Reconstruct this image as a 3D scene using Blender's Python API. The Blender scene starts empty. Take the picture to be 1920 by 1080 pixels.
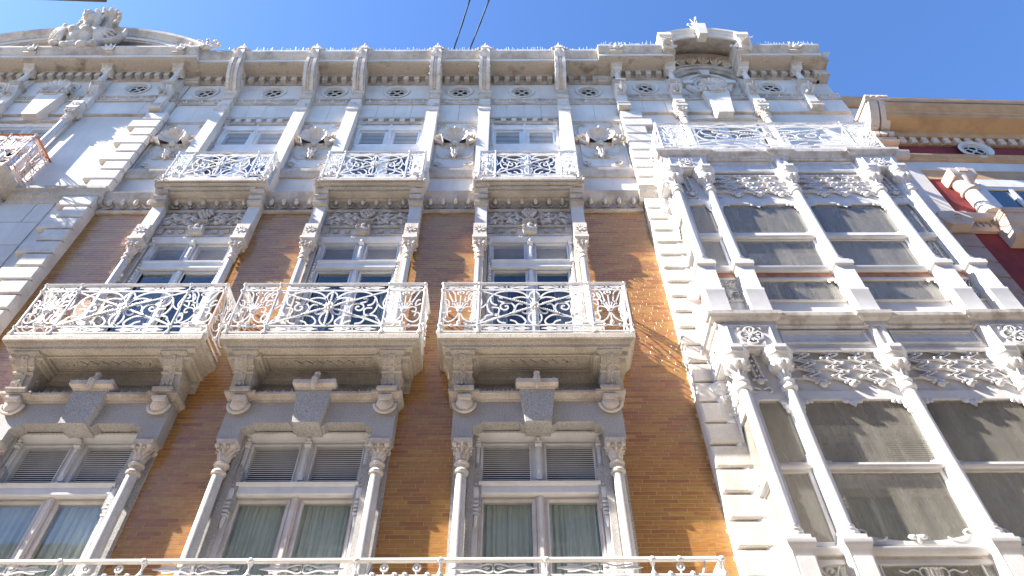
import bpy, math, random
from math import sin, cos, pi, radians, sqrt, atan2
from mathutils import Vector, Matrix

random.seed(7)
sc = bpy.context.scene
COL = sc.collection

# ------------------------------------------------------------------ camera
CAM_PITCH, CAM_YAW, CAM_ROLL = radians(48.6546), radians(0.2004), radians(0.3615)
cam_d = bpy.data.cameras.new("camera")
cam_d.sensor_width = 36.0
cam_d.lens = 24.0
cam_d.clip_start = 0.1
cam_d.clip_end = 2000
cam = bpy.data.objects.new("camera", cam_d)
COL.objects.link(cam)
_c, _s = cos(CAM_YAW), sin(CAM_YAW)
_ct, _st = cos(CAM_PITCH), sin(CAM_PITCH)
_r0 = Vector((_c, -_s, 0)); _f = Vector((_s * _ct, _c * _ct, _st)); _u0 = Vector((-_s * _st, -_c * _st, _ct))
_r = _r0 * cos(CAM_ROLL) - _u0 * sin(CAM_ROLL)
_u = _u0 * cos(CAM_ROLL) + _r0 * sin(CAM_ROLL)
_M = Matrix((( _r.x, _u.x, -_f.x, 0.0), (_r.y, _u.y, -_f.y, -7.2), (_r.z, _u.z, -_f.z, 1.6), (0, 0, 0, 1)))
cam.matrix_world = _M
sc.camera = cam

# ------------------------------------------------------------------ sky and sun
SUN_TO = Vector((-4.1, -1.0, 3.66)).normalized()
SUN_EL = math.asin(SUN_TO.z)
SUN_AZ = atan2(SUN_TO.x, SUN_TO.y)
world = bpy.data.worlds.new("World")
sc.world = world
world.use_nodes = True
nt = world.node_tree
for n in list(nt.nodes):
    nt.nodes.remove(n)
sky = nt.nodes.new("ShaderNodeTexSky")
sky.sky_type = 'NISHITA'
sky.sun_disc = False
sky.sun_elevation = SUN_EL
sky.sun_rotation = SUN_AZ
sky.altitude = 0
sky.air_density = 0.8
sky.dust_density = 0.4
sky.ozone_density = 10.0
bg = nt.nodes.new("ShaderNodeBackground")
bg.inputs["Strength"].default_value = 0.105
wo = nt.nodes.new("ShaderNodeOutputWorld")
nt.links.new(sky.outputs[0], bg.inputs[0])
nt.links.new(bg.outputs[0], wo.inputs[0])

sun_d = bpy.data.lights.new("sun", 'SUN')
sun_d.energy = 5.0
sun_d.angle = radians(0.5)
sun_d.color = (1.0, 0.95, 0.87)
sun = bpy.data.objects.new("sun", sun_d)
COL.objects.link(sun)
sun.rotation_euler = (-SUN_TO).to_track_quat('-Z', 'Y').to_euler()
sun.location = (-20, -10, 25)

vs = sc.view_settings
vs.view_transform = 'Standard'
vs.look = 'None'
vs.gamma = 1.0
vs.use_curve_mapping = False
vs.exposure = 2.05
sc.cycles.max_bounces = 6
sc.cycles.diffuse_bounces = 3
sc.cycles.glossy_bounces = 4
sc.cycles.transmission_bounces = 6
sc.cycles.transparent_max_bounces = 12
sc.cycles.caustics_reflective = False
sc.cycles.caustics_refractive = False
sc.cycles.sample_clamp_indirect = 6.0
sc.cycles.use_denoising = True
sc.cycles.use_adaptive_sampling = True
sc.cycles.adaptive_threshold = 0.02

# ------------------------------------------------------------------ materials
def _mat(name):
    m = bpy.data.materials.new(name)
    m.use_nodes = True
    t = m.node_tree
    b = t.nodes["Principled BSDF"]
    return m, t, b

def _noise(t, scale, detail=4.0, rough=0.6, stretch=None):
    g = t.nodes.new("ShaderNodeNewGeometry")
    src = g.outputs["Position"]
    if stretch:
        mp = t.nodes.new("ShaderNodeMapping")
        mp.inputs["Scale"].default_value = stretch
        t.links.new(src, mp.inputs["Vector"])
        src = mp.outputs[0]
    n = t.nodes.new("ShaderNodeTexNoise")
    n.inputs["Scale"].default_value = scale
    n.inputs["Detail"].default_value = detail
    n.inputs["Roughness"].default_value = rough
    t.links.new(src, n.inputs["Vector"])
    return n.outputs["Fac"]

def _ramp(t, fac, stops):
    r = t.nodes.new("ShaderNodeValToRGB")
    cr = r.color_ramp
    while len(cr.elements) < len(stops):
        cr.elements.new(0.5)
    for e, (p, c) in zip(cr.elements, stops):
        e.position = p
        e.color = (c[0], c[1], c[2], 1) if len(c) == 3 else c
    t.links.new(fac, r.inputs[0])
    return r.outputs[0]

def _mix(t, fac, a, b, mode='MIX'):
    n = t.nodes.new("ShaderNodeMix")
    n.data_type = 'RGBA'
    n.blend_type = mode
    for sock, v in ((n.inputs[0], fac), (n.inputs[6], a), (n.inputs[7], b)):
        if hasattr(v, "is_linked") or hasattr(v, "links"):
            t.links.new(v, sock)
        elif isinstance(v, (int, float)):
            sock.default_value = v
        else:
            sock.default_value = (v[0], v[1], v[2], 1)
    return n.outputs[2]

def surface(name, base, dark=None, rough=0.7, speck=0.0, speck_scale=160.0, stain=0.35, stain_scale=1.6, bump=0.15, bump_scale=60.0,
            streak=0.0, streak_col=None, spec=0.3, rust=0.0):
    """weathered stone / plaster / paint: base colour, blotches of age, grain, rain streaks"""
    m, t, b = _mat(name)
    dark = dark or tuple(c * 0.72 for c in base)
    col = _ramp(t, _noise(t, stain_scale, 4, 0.62), [(0.32, dark), (0.32 + 0.36 * (1 - stain) + 0.05, base), (1.0, base)])
    if speck:
        s = _noise(t, speck_scale, 1, 0.7)
        sp = _ramp(t, s, [(0.36, (1 - speck,) * 3), (0.52, (1, 1, 1)), (0.66, (1 + speck * 0.35,) * 3)])
        col = _mix(t, 1.0, col, sp, 'MULTIPLY')
    if streak:
        st = _noise(t, 5.0, 3, 0.7, (1.6, 1.6, 0.12))
        f = _ramp(t, st, [(0.52, (0, 0, 0)), (0.72, (streak,) * 3)])
        col = _mix(t, f, col, streak_col or tuple(c * 0.5 for c in base))
    if rust:
        rn = _noise(t, 9.0, 6, 0.7)
        f = _ramp(t, rn, [(0.60 - rust * 0.3, (0, 0, 0)), (0.66 - rust * 0.3, (1, 1, 1))])
        col = _mix(t, f, col, (0.36, 0.12, 0.05))
    t.links.new(col, b.inputs["Base Color"])
    b.inputs["Roughness"].default_value = rough
    b.inputs["Specular IOR Level"].default_value = spec
    if bump:
        bn = t.nodes.new("ShaderNodeBump")
        bn.inputs["Strength"].default_value = bump
        bn.inputs["Distance"].default_value = 0.01
        t.links.new(_noise(t, bump_scale, 2, 0.65), bn.inputs["Height"])
        t.links.new(bn.outputs[0], b.inputs["Normal"])
    return m

M = {}
M['plaster'] = surface("white_plaster", (0.65, 0.61, 0.555), (0.53, 0.485, 0.435), 0.8, stain=0.3, stain_scale=0.9, bump=0.1, bump_scale=30, streak=0.3, streak_col=(0.42, 0.39, 0.36))
M['limestone'] = surface("beige_limestone", (0.585, 0.525, 0.46), (0.34, 0.295, 0.25), 0.85, speck=0.25, speck_scale=90, stain=0.45, stain_scale=2.2, bump=0.3, bump_scale=45, streak=0.3, streak_col=(0.26, 0.22, 0.18))
M['carved'] = surface("pale_carved_stone", (0.68, 0.60, 0.52), (0.50, 0.43, 0.365), 0.85, speck=0.15, speck_scale=80, stain=0.4, stain_scale=5, bump=0.3, bump_scale=45)
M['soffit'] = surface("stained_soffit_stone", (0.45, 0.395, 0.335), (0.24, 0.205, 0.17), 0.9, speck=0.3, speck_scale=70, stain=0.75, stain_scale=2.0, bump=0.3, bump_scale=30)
M['slab'] = surface("beige_granite", (0.58, 0.52, 0.44), (0.44, 0.385, 0.32), 0.8, speck=0.5, speck_scale=120, stain=0.4, stain_scale=2.4, bump=0.25, bump_scale=90, streak=0.22, streak_col=(0.2, 0.17, 0.14))
M['granite'] = surface("grey_granite", (0.50, 0.475, 0.45), (0.41, 0.385, 0.36), 0.75, speck=0.42, speck_scale=90, stain=0.25, stain_scale=2.0, bump=0.2, bump_scale=110)
M['shaft'] = surface("pale_granite_shaft", (0.62, 0.60, 0.58), (0.50, 0.48, 0.46), 0.6, speck=0.35, speck_scale=140, stain=0.2, stain_scale=3, bump=0.1, bump_scale=100)
M['quoin'] = surface("quoin_limestone", (0.68, 0.63, 0.575), (0.53, 0.48, 0.43), 0.85, speck=0.12, speck_scale=60, stain=0.3, stain_scale=2.5, bump=0.2, bump_scale=50, streak=0.14, streak_col=(0.40, 0.35, 0.30))
M['wood'] = surface("white_painted_wood", (0.74, 0.73, 0.72), (0.62, 0.61, 0.60), 0.5, stain=0.2, stain_scale=4, bump=0.05, bump_scale=40, spec=0.4)
M['wood_worn'] = surface("worn_cream_wood", (0.72, 0.67, 0.63), (0.62, 0.54, 0.49), 0.6, stain=0.45, stain_scale=5, bump=0.12, bump_scale=40)
M['bay'] = surface("white_bay_paint", (0.72, 0.705, 0.69), (0.60, 0.575, 0.55), 0.5, stain=0.22, stain_scale=3.0, bump=0.08, bump_scale=40, streak=0.12, streak_col=(0.45, 0.38, 0.33), spec=0.4)
M['bay_trim'] = surface("weathered_bay_moulding", (0.62, 0.58, 0.53), (0.38, 0.33, 0.28), 0.7, stain=0.6, stain_scale=5, bump=0.2, bump_scale=40, streak=0.35, streak_col=(0.25, 0.2, 0.16))
M['rust_trim'] = surface("rust_bare_trim", (0.50, 0.26, 0.17), (0.30, 0.13, 0.08), 0.8, stain=0.5, stain_scale=8, bump=0.2, bump_scale=40)
M['iron'] = surface("white_painted_iron", (0.76, 0.755, 0.745), (0.66, 0.65, 0.635), 0.4, stain=0.15, stain_scale=8, bump=0.0, spec=0.5)
M['rusty_iron'] = surface("rusty_orange_iron", (0.74, 0.66, 0.60), (0.60, 0.40, 0.30), 0.6, stain=0.4, stain_scale=9, bump=0.1, bump_scale=60, rust=0.25)
M['rust_rail'] = surface("rusted_handrail", (0.55, 0.20, 0.07), (0.36, 0.11, 0.04), 0.7, stain=0.4, stain_scale=9, bump=0.1, bump_scale=60)
M['mortar'] = surface("cream_mortar", (0.60, 0.45, 0.28), (0.45, 0.31, 0.17), 0.9, stain=0.4, stain_scale=6, bump=0.2, bump_scale=90)
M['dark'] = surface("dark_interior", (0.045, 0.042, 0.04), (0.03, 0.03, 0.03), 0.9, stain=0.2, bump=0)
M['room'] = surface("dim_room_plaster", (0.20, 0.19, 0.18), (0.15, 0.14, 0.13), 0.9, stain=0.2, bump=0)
M['curtain'] = surface("grey_green_curtain", (0.74, 0.77, 0.70), (0.62, 0.65, 0.59), 0.9, stain=0.3, stain_scale=3, bump=0)
M['curtain_w'] = surface("pale_net_curtain", (0.50, 0.50, 0.49), (0.40, 0.40, 0.39), 0.9, stain=0.3, stain_scale=3, bump=0)
M['spike'] = surface("steel_spike", (0.75, 0.76, 0.78), None, 0.3, stain=0.1, bump=0)
M['cable'] = surface("black_cable", (0.02, 0.02, 0.02), None, 0.5, stain=0.1, bump=0)
M['lamp'] = surface("dark_olive_lamp_metal", (0.09, 0.085, 0.07), None, 0.5, stain=0.3, bump=0)
M['red'] = surface("dark_red_plaster", (0.24, 0.036, 0.038), (0.15, 0.024, 0.028), 0.85, stain=0.5, stain_scale=1.6, bump=0.15, bump_scale=40, streak=0.25, streak_col=(0.30, 0.09, 0.08))
M['ochre'] = surface("ochre_plaster", (0.50, 0.325, 0.18), (0.37, 0.235, 0.13), 0.85, stain=0.45, stain_scale=2, bump=0.15, bump_scale=40, streak=0.2, streak_col=(0.3, 0.16, 0.07))
M['rose'] = surface("rose_beige_stone", (0.64, 0.51, 0.41), (0.50, 0.385, 0.30), 0.85, stain=0.35, stain_scale=2.5, bump=0.15, bump_scale=50)
M['rose_dark'] = surface("mauve_quoin_stone", (0.42, 0.315, 0.275), (0.33, 0.24, 0.21), 0.85, stain=0.35, stain_scale=2.5, bump=0.15, bump_scale=50)
M['paving'] = surface("pale_paving", (0.37, 0.325, 0.27), (0.28, 0.245, 0.20), 0.85, stain=0.5, stain_scale=0.8, bump=0.2, bump_scale=12)
M['opposite'] = surface("ochre_grey_render", (0.36, 0.31, 0.25), (0.28, 0.24, 0.19), 0.9, stain=0.4, stain_scale=0.6, bump=0.1, bump_scale=12)

def brick_mat():
    m, t, b = _mat("glazed_ochre_brick")
    at = t.nodes.new("ShaderNodeAttribute"); at.attribute_name = "tone"
    oi = t.nodes.new("ShaderNodeObjectInfo")
    ad = t.nodes.new("ShaderNodeMath"); ad.operation = 'ADD'
    t.links.new(at.outputs["Fac"], ad.inputs[0]); t.links.new(oi.outputs["Random"], ad.inputs[1])
    fr = t.nodes.new("ShaderNodeMath"); fr.operation = 'FRACT'
    t.links.new(ad.outputs[0], fr.inputs[0])
    col = _ramp(t, fr.outputs[0], [(0.0, (0.31, 0.128, 0.046)), (0.25, (0.39, 0.178, 0.052)), (0.5, (0.43, 0.21, 0.056)), (0.72, (0.37, 0.194, 0.052)), (0.88, (0.48, 0.27, 0.068)), (1.0, (0.33, 0.138, 0.05))])
    st = _ramp(t, _noise(t, 26, 5, 0.65, (0.35, 1, 1.6)), [(0.3, (0.72, 0.68, 0.64)), (0.55, (1, 1, 1)), (0.8, (1.12, 1.1, 1.0))])
    col = _mix(t, 1.0, col, st, 'MULTIPLY')
    t.links.new(col, b.inputs["Base Color"])
    b.inputs["Roughness"].default_value = 0.27
    b.inputs["Specular IOR Level"].default_value = 0.65
    bn = t.nodes.new("ShaderNodeBump"); bn.inputs["Strength"].default_value = 0.06; bn.inputs["Distance"].default_value = 0.01
    t.links.new(_noise(t, 30, 4, 0.6), bn.inputs["Height"]); t.links.new(bn.outputs[0], b.inputs["Normal"])
    return m
M['brick'] = brick_mat()

def glass_mat(name, tint, dust_glow, refl=1.55, dust_glow_col=(0.5, 0.52, 0.48)):
    m, t, b = _mat(name)
    t.nodes.remove(b)
    out = t.nodes["Material Output"]
    tr = t.nodes.new("ShaderNodeBsdfTransparent"); tr.inputs[0].default_value = (*tint, 1)
    gl = t.nodes.new("ShaderNodeBsdfGlossy"); gl.inputs["Roughness"].default_value = 0.015
    gl.inputs[0].default_value = (0.95, 0.97, 1.0, 1)
    # reflectance of one glass face: F0 + (1-F0) * facing^5 (the same from both sides)
    lw = t.nodes.new("ShaderNodeLayerWeight"); lw.inputs["Blend"].default_value = 0.5
    pw = t.nodes.new("ShaderNodeMath"); pw.operation = 'POWER'; pw.inputs[1].default_value = 4.0
    t.links.new(lw.outputs["Facing"], pw.inputs[0])
    f0 = ((refl - 1) / (refl + 1)) ** 2
    fz = t.nodes.new("ShaderNodeMath"); fz.operation = 'MULTIPLY_ADD'; fz.inputs[1].default_value = 1 - f0; fz.inputs[2].default_value = f0
    t.links.new(pw.outputs[0], fz.inputs[0])
    bn = t.nodes.new("ShaderNodeBump"); bn.inputs["Strength"].default_value = 0.04; bn.inputs["Distance"].default_value = 0.02
    t.links.new(_noise(t, 2.2, 2, 0.5), bn.inputs["Height"])
    t.links.new(bn.outputs[0], gl.inputs["Normal"])
    mx = t.nodes.new("ShaderNodeMixShader")
    t.links.new(fz.outputs[0], mx.inputs[0]); t.links.new(tr.outputs[0], mx.inputs[1]); t.links.new(gl.outputs[0], mx.inputs[2])
    df = t.nodes.new("ShaderNodeBsdfDiffuse"); df.inputs[0].default_value = (*dust_glow_col, 1)
    mz = t.nodes.new("ShaderNodeMixShader")
    f = _ramp(t, _noise(t, 3.0, 6, 0.75, (2.2, 1, 0.5)), [(0.3, (dust_glow * 0.5,) * 3), (0.75, (dust_glow * 1.5,) * 3)])
    tl = t.nodes.new("ShaderNodeBsdfTranslucent"); tl.inputs[0].default_value = (*dust_glow_col, 1)
    dm = t.nodes.new("ShaderNodeMixShader"); dm.inputs[0].default_value = 0.45
    t.links.new(df.outputs[0], dm.inputs[1]); t.links.new(tl.outputs[0], dm.inputs[2])
    t.links.new(f, mz.inputs[0]); t.links.new(mx.outputs[0], mz.inputs[1]); t.links.new(dm.outputs[0], mz.inputs[2])
    t.links.new(mz.outputs[0], out.inputs[0])
    return m
M['glass'] = glass_mat("window_glass", (0.9, 0.93, 0.93), 0.02, 1.5)
M['bay_glass'] = glass_mat("dusty_glow_bay_glass", (0.97, 0.98, 0.97), 0.34, 1.5, (0.62, 0.58, 0.50))  # real dust, thickened and warmed to paint in the lit interior behind

# ------------------------------------------------------------------ mesh builder
class MB:
    def __init__(s):
        s.v = []; s.f = []; s.tone = None
    def add(s, vs_, fs):
        o = len(s.v)
        s.v.extend(vs_)
        s.f.extend(tuple(i + o for i in f) for f in fs)
        return s
    def box(s, x0, x1, y0, y1, z0, z1):
        if x0 > x1: x0, x1 = x1, x0
        if y0 > y1: y0, y1 = y1, y0
        if z0 > z1: z0, z1 = z1, z0
        return s.add([(x0, y0, z0), (x1, y0, z0), (x1, y1, z0), (x0, y1, z0), (x0, y0, z1), (x1, y0, z1), (x1, y1, z1), (x0, y1, z1)],
                     [(0, 3, 2, 1), (4, 5, 6, 7), (0, 1, 5, 4), (1, 2, 6, 5), (2, 3, 7, 6), (3, 0, 4, 7)])
    def loft(s, rings, cap0=True, cap1=True, closed=True):
        n = len(rings[0]); vs_ = []; fs = []
        for r in rings: vs_.extend(r)
        m = n if closed else n - 1
        for i in range(len(rings) - 1):
            for j in range(m):
                k = (j + 1) % n
                fs.append((i * n + j, i * n + k, (i + 1) * n + k, (i + 1) * n + j))
        if cap0: fs.append(tuple(range(n - 1, -1, -1)))
        if cap1: fs.append(tuple((len(rings) - 1) * n + j for j in range(n)))
        return s.add(vs_, fs)
    def rl(s, rows):
        """rows (x0,x1,y0,y1,z): stacked rectangles, bottom to top"""
        return s.loft([[(a, c, z), (b, c, z), (b, d, z), (a, d, z)] for a, b, c, d, z in rows])
    def crl(s, cx, cy, rows):
        """centred square loft: rows (hx, hy, z)"""
        return s.rl([(cx - a, cx + a, cy - b, cy + b, z) for a, b, z in rows])
    def mold(s, x0, x1, prof):
        """profile of (y,z) points extruded along x"""
        return s.loft([[(x0, y, z) for y, z in prof], [(x1, y, z) for y, z in prof]])
    def poly(s, pts, y0, y1, bev=0.0):
        """outline of (x,z) points (counter clockwise seen from the front) from y0 (front) to y1"""
        if bev:
            cx = sum(p[0] for p in pts) / len(pts); cz = sum(p[1] for p in pts) / len(pts)
            inner = []
            n = len(pts)
            for i in range(n):
                a, b, c = Vector(pts[i - 1]), Vector(pts[i]), Vector(pts[(i + 1) % n])
                d1 = (b - a); d2 = (c - b)
                n1 = Vector((-d1.y, d1.x)); n2 = Vector((-d2.y, d2.x))
                if n1.length: n1.normalize()
                if n2.length: n2.normalize()
                q = n1 + n2
                if q.length < 1e-6: q = n1
                q.normalize()
                inner.append((b.x + q.x * bev, b.y + q.y * bev))
            return s.loft([[(x, y1, z) for x, z in pts], [(x, y0 + bev, z) for x, z in pts], [(x, y0, z) for x, z in inner]])
        return s.loft([[(x, y1, z) for x, z in pts], [(x, y0, z) for x, z in pts]])
    def lathe(s, prof, cx, cy, n=12, a0=0.0, a1=2 * pi):
        full = abs(a1 - a0 - 2 * pi) < 1e-6
        k = n if full else n + 1
        rings = [[(cx + r * cos(a0 + (a1 - a0) * j / n), cy + r * sin(a0 + (a1 - a0) * j / n), z) for j in range(k)] for r, z in prof]
        return s.loft(rings)
    def lathe_y(s, prof, cx, cz, n=16):
        """profile (r,y) turned about an axis along y"""
        rings = [[(cx + r * cos(2 * pi * j / n), y, cz + r * sin(2 * pi * j / n)) for j in range(n)] for r, y in prof]
        return s.loft(rings)
    def ring_y(s, R, r, cx, cy, cz, n=20, m=6, ry=None):
        ry = ry or r
        vs_ = []; fs = []
        for i in range(n):
            a = 2 * pi * i / n
            for j in range(m):
                b = 2 * pi * j / m
                rr = R + r * cos(b)
                vs_.append((cx + rr * cos(a), cy + ry * sin(b), cz + rr * sin(a)))
        for i in range(n):
            for j in range(m):
                fs.append((i * m + j, i * m + (j + 1) % m, ((i + 1) % n) * m + (j + 1) % m, ((i + 1) % n) * m + j))
        return s.add(vs_, fs)
    def ball(s, c, r, n=8, m=5):
        if not isinstance(r, tuple): r = (r, r, r)
        vs_ = [(c[0], c[1], c[2] - r[2])]; fs = []
        for i in range(1, m):
            t = -pi / 2 + pi * i / m
            for j in range(n):
                a = 2 * pi * j / n
                vs_.append((c[0] + r[0] * cos(t) * cos(a), c[1] + r[1] * cos(t) * sin(a), c[2] + r[2] * sin(t)))
        vs_.append((c[0], c[1], c[2] + r[2]))
        for j in range(n):
            fs.append((0, 1 + (j + 1) % n, 1 + j))
        for i in range(m - 2):
            for j in range(n):
                a = 1 + i * n + j; b = 1 + i * n + (j + 1) % n
                fs.append((a, b, b + n, a + n))
        e = len(vs_) - 1
        for j in range(n):
            fs.append((e - n + j, e - n + (j + 1) % n, e))
        return s.add(vs_, fs)
    def tube(s, pts, r, n=5, r1=None):
        pts = [Vector(p) for p in pts]
        r1 = r if r1 is None else r1
        rings = []
        up = Vector((0, 1, 0))
        for i, p in enumerate(pts):
            d = (pts[min(i + 1, len(pts) - 1)] - pts[max(i - 1, 0)])
            if d.length < 1e-9: d = Vector((0, 0, 1))
            d.normalize()
            u = up if abs(d.dot(up)) < 0.95 else Vector((1, 0, 0))
            a = d.cross(u).normalized(); b = d.cross(a)
            q = r + (r1 - r) * i / max(1, len(pts) - 1)
            rings.append([tuple(p + a * (q * cos(2 * pi * j / n)) + b * (q * sin(2 * pi * j / n))) for j in range(n)])
        return s.loft(rings)
    def strip(s, pts, w, t, y):
        """flat iron bar bent along (x,z) points: w seen from the front, t deep, centred on y"""
        n = len(pts); rings = []
        for i in range(n):
            a = Vector(pts[max(i - 1, 0)]); b = Vector(pts[min(i + 1, n - 1)])
            d = (b - a)
            if d.length < 1e-9: d = Vector((1, 0))
            d.normalize()
            k = Vector((-d.y, d.x)) * (w / 2)
            p = Vector(pts[i])
            rings.append([(p.x + k.x, y - t / 2, p.y + k.y), (p.x - k.x, y - t / 2, p.y - k.y), (p.x - k.x, y + t / 2, p.y - k.y), (p.x + k.x, y + t / 2, p.y + k.y)])
        return s.loft(rings)
    def leaf(s, base, tip, nrm, w, curl=0.0, n=4, fold=0.25):
        """pointed leaf from base to tip, nrm = outward direction, curl lifts the tip outward"""
        b = Vector(base); d = Vector(tip) - b; L = d.length; d.normalize()
        nn = Vector(nrm).normalized(); sd = d.cross(nn).normalized()
        vs_ = []; fs = []
        for i in range(n + 1):
            t = i / n
            ww = w * (sin(pi * (0.12 + 0.88 * t)) ** 0.7) * 0.5 if i < n else 0.002
            o = nn * (curl * t * t)
            c = b + d * (L * t) + o
            vs_ += [tuple(c - sd * ww - nn * (fold * ww)), tuple(c + nn * (fold * ww * 0.6)), tuple(c + sd * ww - nn * (fold * ww))]
        for i in range(n):
            k = i * 3
            fs += [(k, k + 1, k + 4, k + 3), (k + 1, k + 2, k + 5, k + 4)]
        # back faces give it body
        o = len(vs_)
        for i in range(n + 1):
            k = i * 3
            c = Vector(vs_[k + 1]) - nn * (w * 0.22)
            vs_.append(tuple(c))
        for i in range(n):
            k = i * 3
            fs += [(k, k + 3, o + i + 1, o + i), (k + 2, o + i, o + i + 1, k + 5)]
        return s.add(vs_, fs)
    def fan(s, c, R, a0, a1, n, y_out, y_in, flute=0.02, r0=0.1, steps=4, bulge=0.0):
        """fluted scallop in the xz plane standing out towards -y"""
        vs_ = []; fs = []
        k = 2 * n + 1
        for i in range(steps + 1):
            t = i / steps
            r = R * (r0 + (1 - r0) * t)
            for j in range(k):
                a = a0 + (a1 - a0) * j / (k - 1)
                hi = (j % 2 == 1)
                rr = r * (1.05 if (hi and i == steps) else 1.0)
                yy = y_in + (y_out - y_in) * t - bulge * sin(pi * t) - (flute * t if hi else 0)
                vs_.append((c[0] + rr * cos(a), c[1] + yy, c[2] + rr * sin(a)))
        for i in range(steps):
            for j in range(k - 1):
                a = i * k + j
                fs.append((a, a + 1, a + k + 1, a + k))
        o = len(vs_)
        for j in range(k):
            x, y, z = vs_[steps * k + j]
            vs_.append((x, max(y + 0.05, c[1] + 0.0), z))
        for j in range(k - 1):
            fs.append((steps * k + j, steps * k + j + 1, o + j + 1, o + j))
        return s.add(vs_, fs)
    def arc(s, cx, cz, a0, a1, n, prof):
        """profile of (radius, y) points swept along an arc in the xz plane"""
        rings = [[(cx + r * cos(a0 + (a1 - a0) * i / n), y, cz + r * sin(a0 + (a1 - a0) * i / n)) for r, y in prof] for i in range(n + 1)]
        return s.loft(rings)
    def mirror_x(s):
        o = len(s.v); nf = len(s.f)
        s.v += [(-x, y, z) for x, y, z in s.v]
        s.f += [tuple(o + i for i in reversed(f)) for f in s.f[:nf]]
        return s
    def shift(s, dx=0, dy=0, dz=0):
        s.v = [(x + dx, y + dy, z + dz) for x, y, z in s.v]
        return s
    def xf(s, fn):
        s.v = [fn(*p) for p in s.v]
        return s
    def merge(s, o):
        return s.add(o.v, o.f)
    def mesh(s, name, mat, sharp=35):
        me = bpy.data.meshes.new(name)
        me.from_pydata(s.v, [], s.f)
        me.validate()
        import bmesh as _b
        bm = _b.new(); bm.from_mesh(me)
        _b.ops.recalc_face_normals(bm, faces=bm.faces)
        bm.to_mesh(me); bm.free()
        if sharp:
            me.polygons.foreach_set("use_smooth", [True] * len(me.polygons))
            me.set_sharp_from_angle(angle=radians(sharp))
        me.materials.append(M[mat] if isinstance(mat, str) else mat)
        me.update()
        return me
    def build(s, name, mat, parent=None, loc=(0, 0, 0), sharp=35):
        return obj(name, s.mesh(name, mat, sharp), parent, loc)

def obj(name, me, parent=None, loc=(0, 0, 0), rot=None):
    o = bpy.data.objects.new(name, me)
    COL.objects.link(o)
    o.location = loc
    if rot: o.rotation_euler = rot
    if parent: o.parent = parent
    return o

def empty(name, parent=None, loc=(0, 0, 0)):
    return obj(name, None, parent, loc)

def copy_tree(o, parent, loc=None):
    c = o.copy()
    COL.objects.link(c)
    c.parent = parent
    if loc is not None: c.location = loc
    for ch in list(o.children):
        copy_tree(ch, c)
    return c

def smooth(pts, k=4):
    """Catmull-Rom through 2-D points"""
    out = []
    n = len(pts)
    for i in range(n - 1):
        p0 = pts[max(i - 1, 0)]; p1 = pts[i]; p2 = pts[i + 1]; p3 = pts[min(i + 2, n - 1)]
        for j in range(k):
            t = j / k
            out.append(tuple(0.5 * (2 * b + (c - a) * t + (2 * a - 5 * b + 4 * c - d) * t * t + (3 * b - a - 3 * c + d) * t ** 3) for a, b, c, d in zip(p0, p1, p2, p3)))
    out.append(tuple(pts[-1]))
    return out

def tag(o, label=None, cat=None, group=None, kind=None):
    if label: o["label"] = label
    if cat: o["category"] = cat
    if group: o["group"] = group
    if kind: o["kind"] = kind
    return o

CX = (-5.49, -2.572, 0.345)       # centres of the three window bays

# ================================================================== setting
g = MB().box(-60, 60, -9.6, 0.2, -0.3, 0.0).build("street", 'paving', sharp=0); tag(g, kind="structure")
g = MB().box(-60, 60, -60, 60, -0.6, -0.32).build("ground", 'paving', sharp=0); tag(g, kind="structure")

# ================================================================== the ornate building
B = empty("apartment_building")
tag(B, "ornate cream stone and brown brick apartment building with white iron balconies", "building")

BR_L, BR_R = -7.58, 2.46          # brick zone between the two rows of quoins
gaps = [(BR_L, CX[0] - 0.86), (CX[0] + 0.86, CX[1] - 0.86), (CX[1] + 0.86, CX[2] - 0.86), (CX[2] + 0.86, BR_R)]
w = MB()
for a, b in gaps:
    w.box(a, b, 0.0012, 0.8, 0.0, 11.9)
w.build("brick_backing", 'mortar', B, sharp=0)
w = MB()
for a, b in gaps:
    w.box(a, b, 0.0, 0.8, 11.9, 17.9)
for c in CX:
    for z0, z1 in ((0, 3.9), (7.0, 8.12), (11.12, 12.3), (15.28, 17.9)):
        w.box(c - 0.86, c + 0.86, 0.004, 0.8, z0, z1)
w.box(-13.8, 7.55, 0.8, 8.0, 0, 17.9)
w.build("wall", 'plaster', B, sharp=0)
# end pavilions stand 0.1 m forward
w = MB()
w.box(-13.8, -11.25, -0.1, 0.79, 0, 17.9).box(-9.55, BR_L - 0.02, -0.1, 0.79, 0, 17.9)
w.box(-11.25, -9.55, -0.1, 0.79, 0, 12.35).box(-11.25, -9.55, -0.1, 0.79, 15.15, 17.9)
w.build("pavilion_wall", 'plaster', B, sharp=0)
w = MB()
w.box(BR_R + 0.02, 3.8, -0.1, 0.79, 0, 17.9).box(5.56, 7.55, -0.1, 0.79, 0, 17.9)
w.box(3.8, 5.56, -0.1, 0.79, 15.15, 17.9)
for z0, z1 in ((0, 3.9), (7.0, 8.12), (11.12, 12.35)):
    w.box(3.8, 5.56, -0.1, 0.79, z0, z1)
w.box(3.8, 3.82, -0.1, 0.79, 3.9, 15.15).box(5.42, 5.56, -0.1, 0.79, 3.9, 15.15)
w.build("pavilion_wall", 'plaster', B, sharp=0)

# flush courses of big plaster blocks on the left pavilion (recessed joints)
blk = MB()
random.seed(3)
z = 4.2
row = 0
while z < 12.0:
    h = 0.66
    x = -13.6 + (0.55 if row % 2 else 0.0)
    while x < -8.35:
        x1 = min(x + 1.1, -8.32)
        blk.rl([(x + 0.008, x1 - 0.008, -0.118, -0.09, z + 0.008), (x + 0.008, x1 - 0.008, -0.118, -0.09, z + h - 0.008)])
        x = x1
    z += h; row += 1
blk.build("ashlar_facing", 'plaster', B, sharp=0)["kind"] = "stuff"

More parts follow.
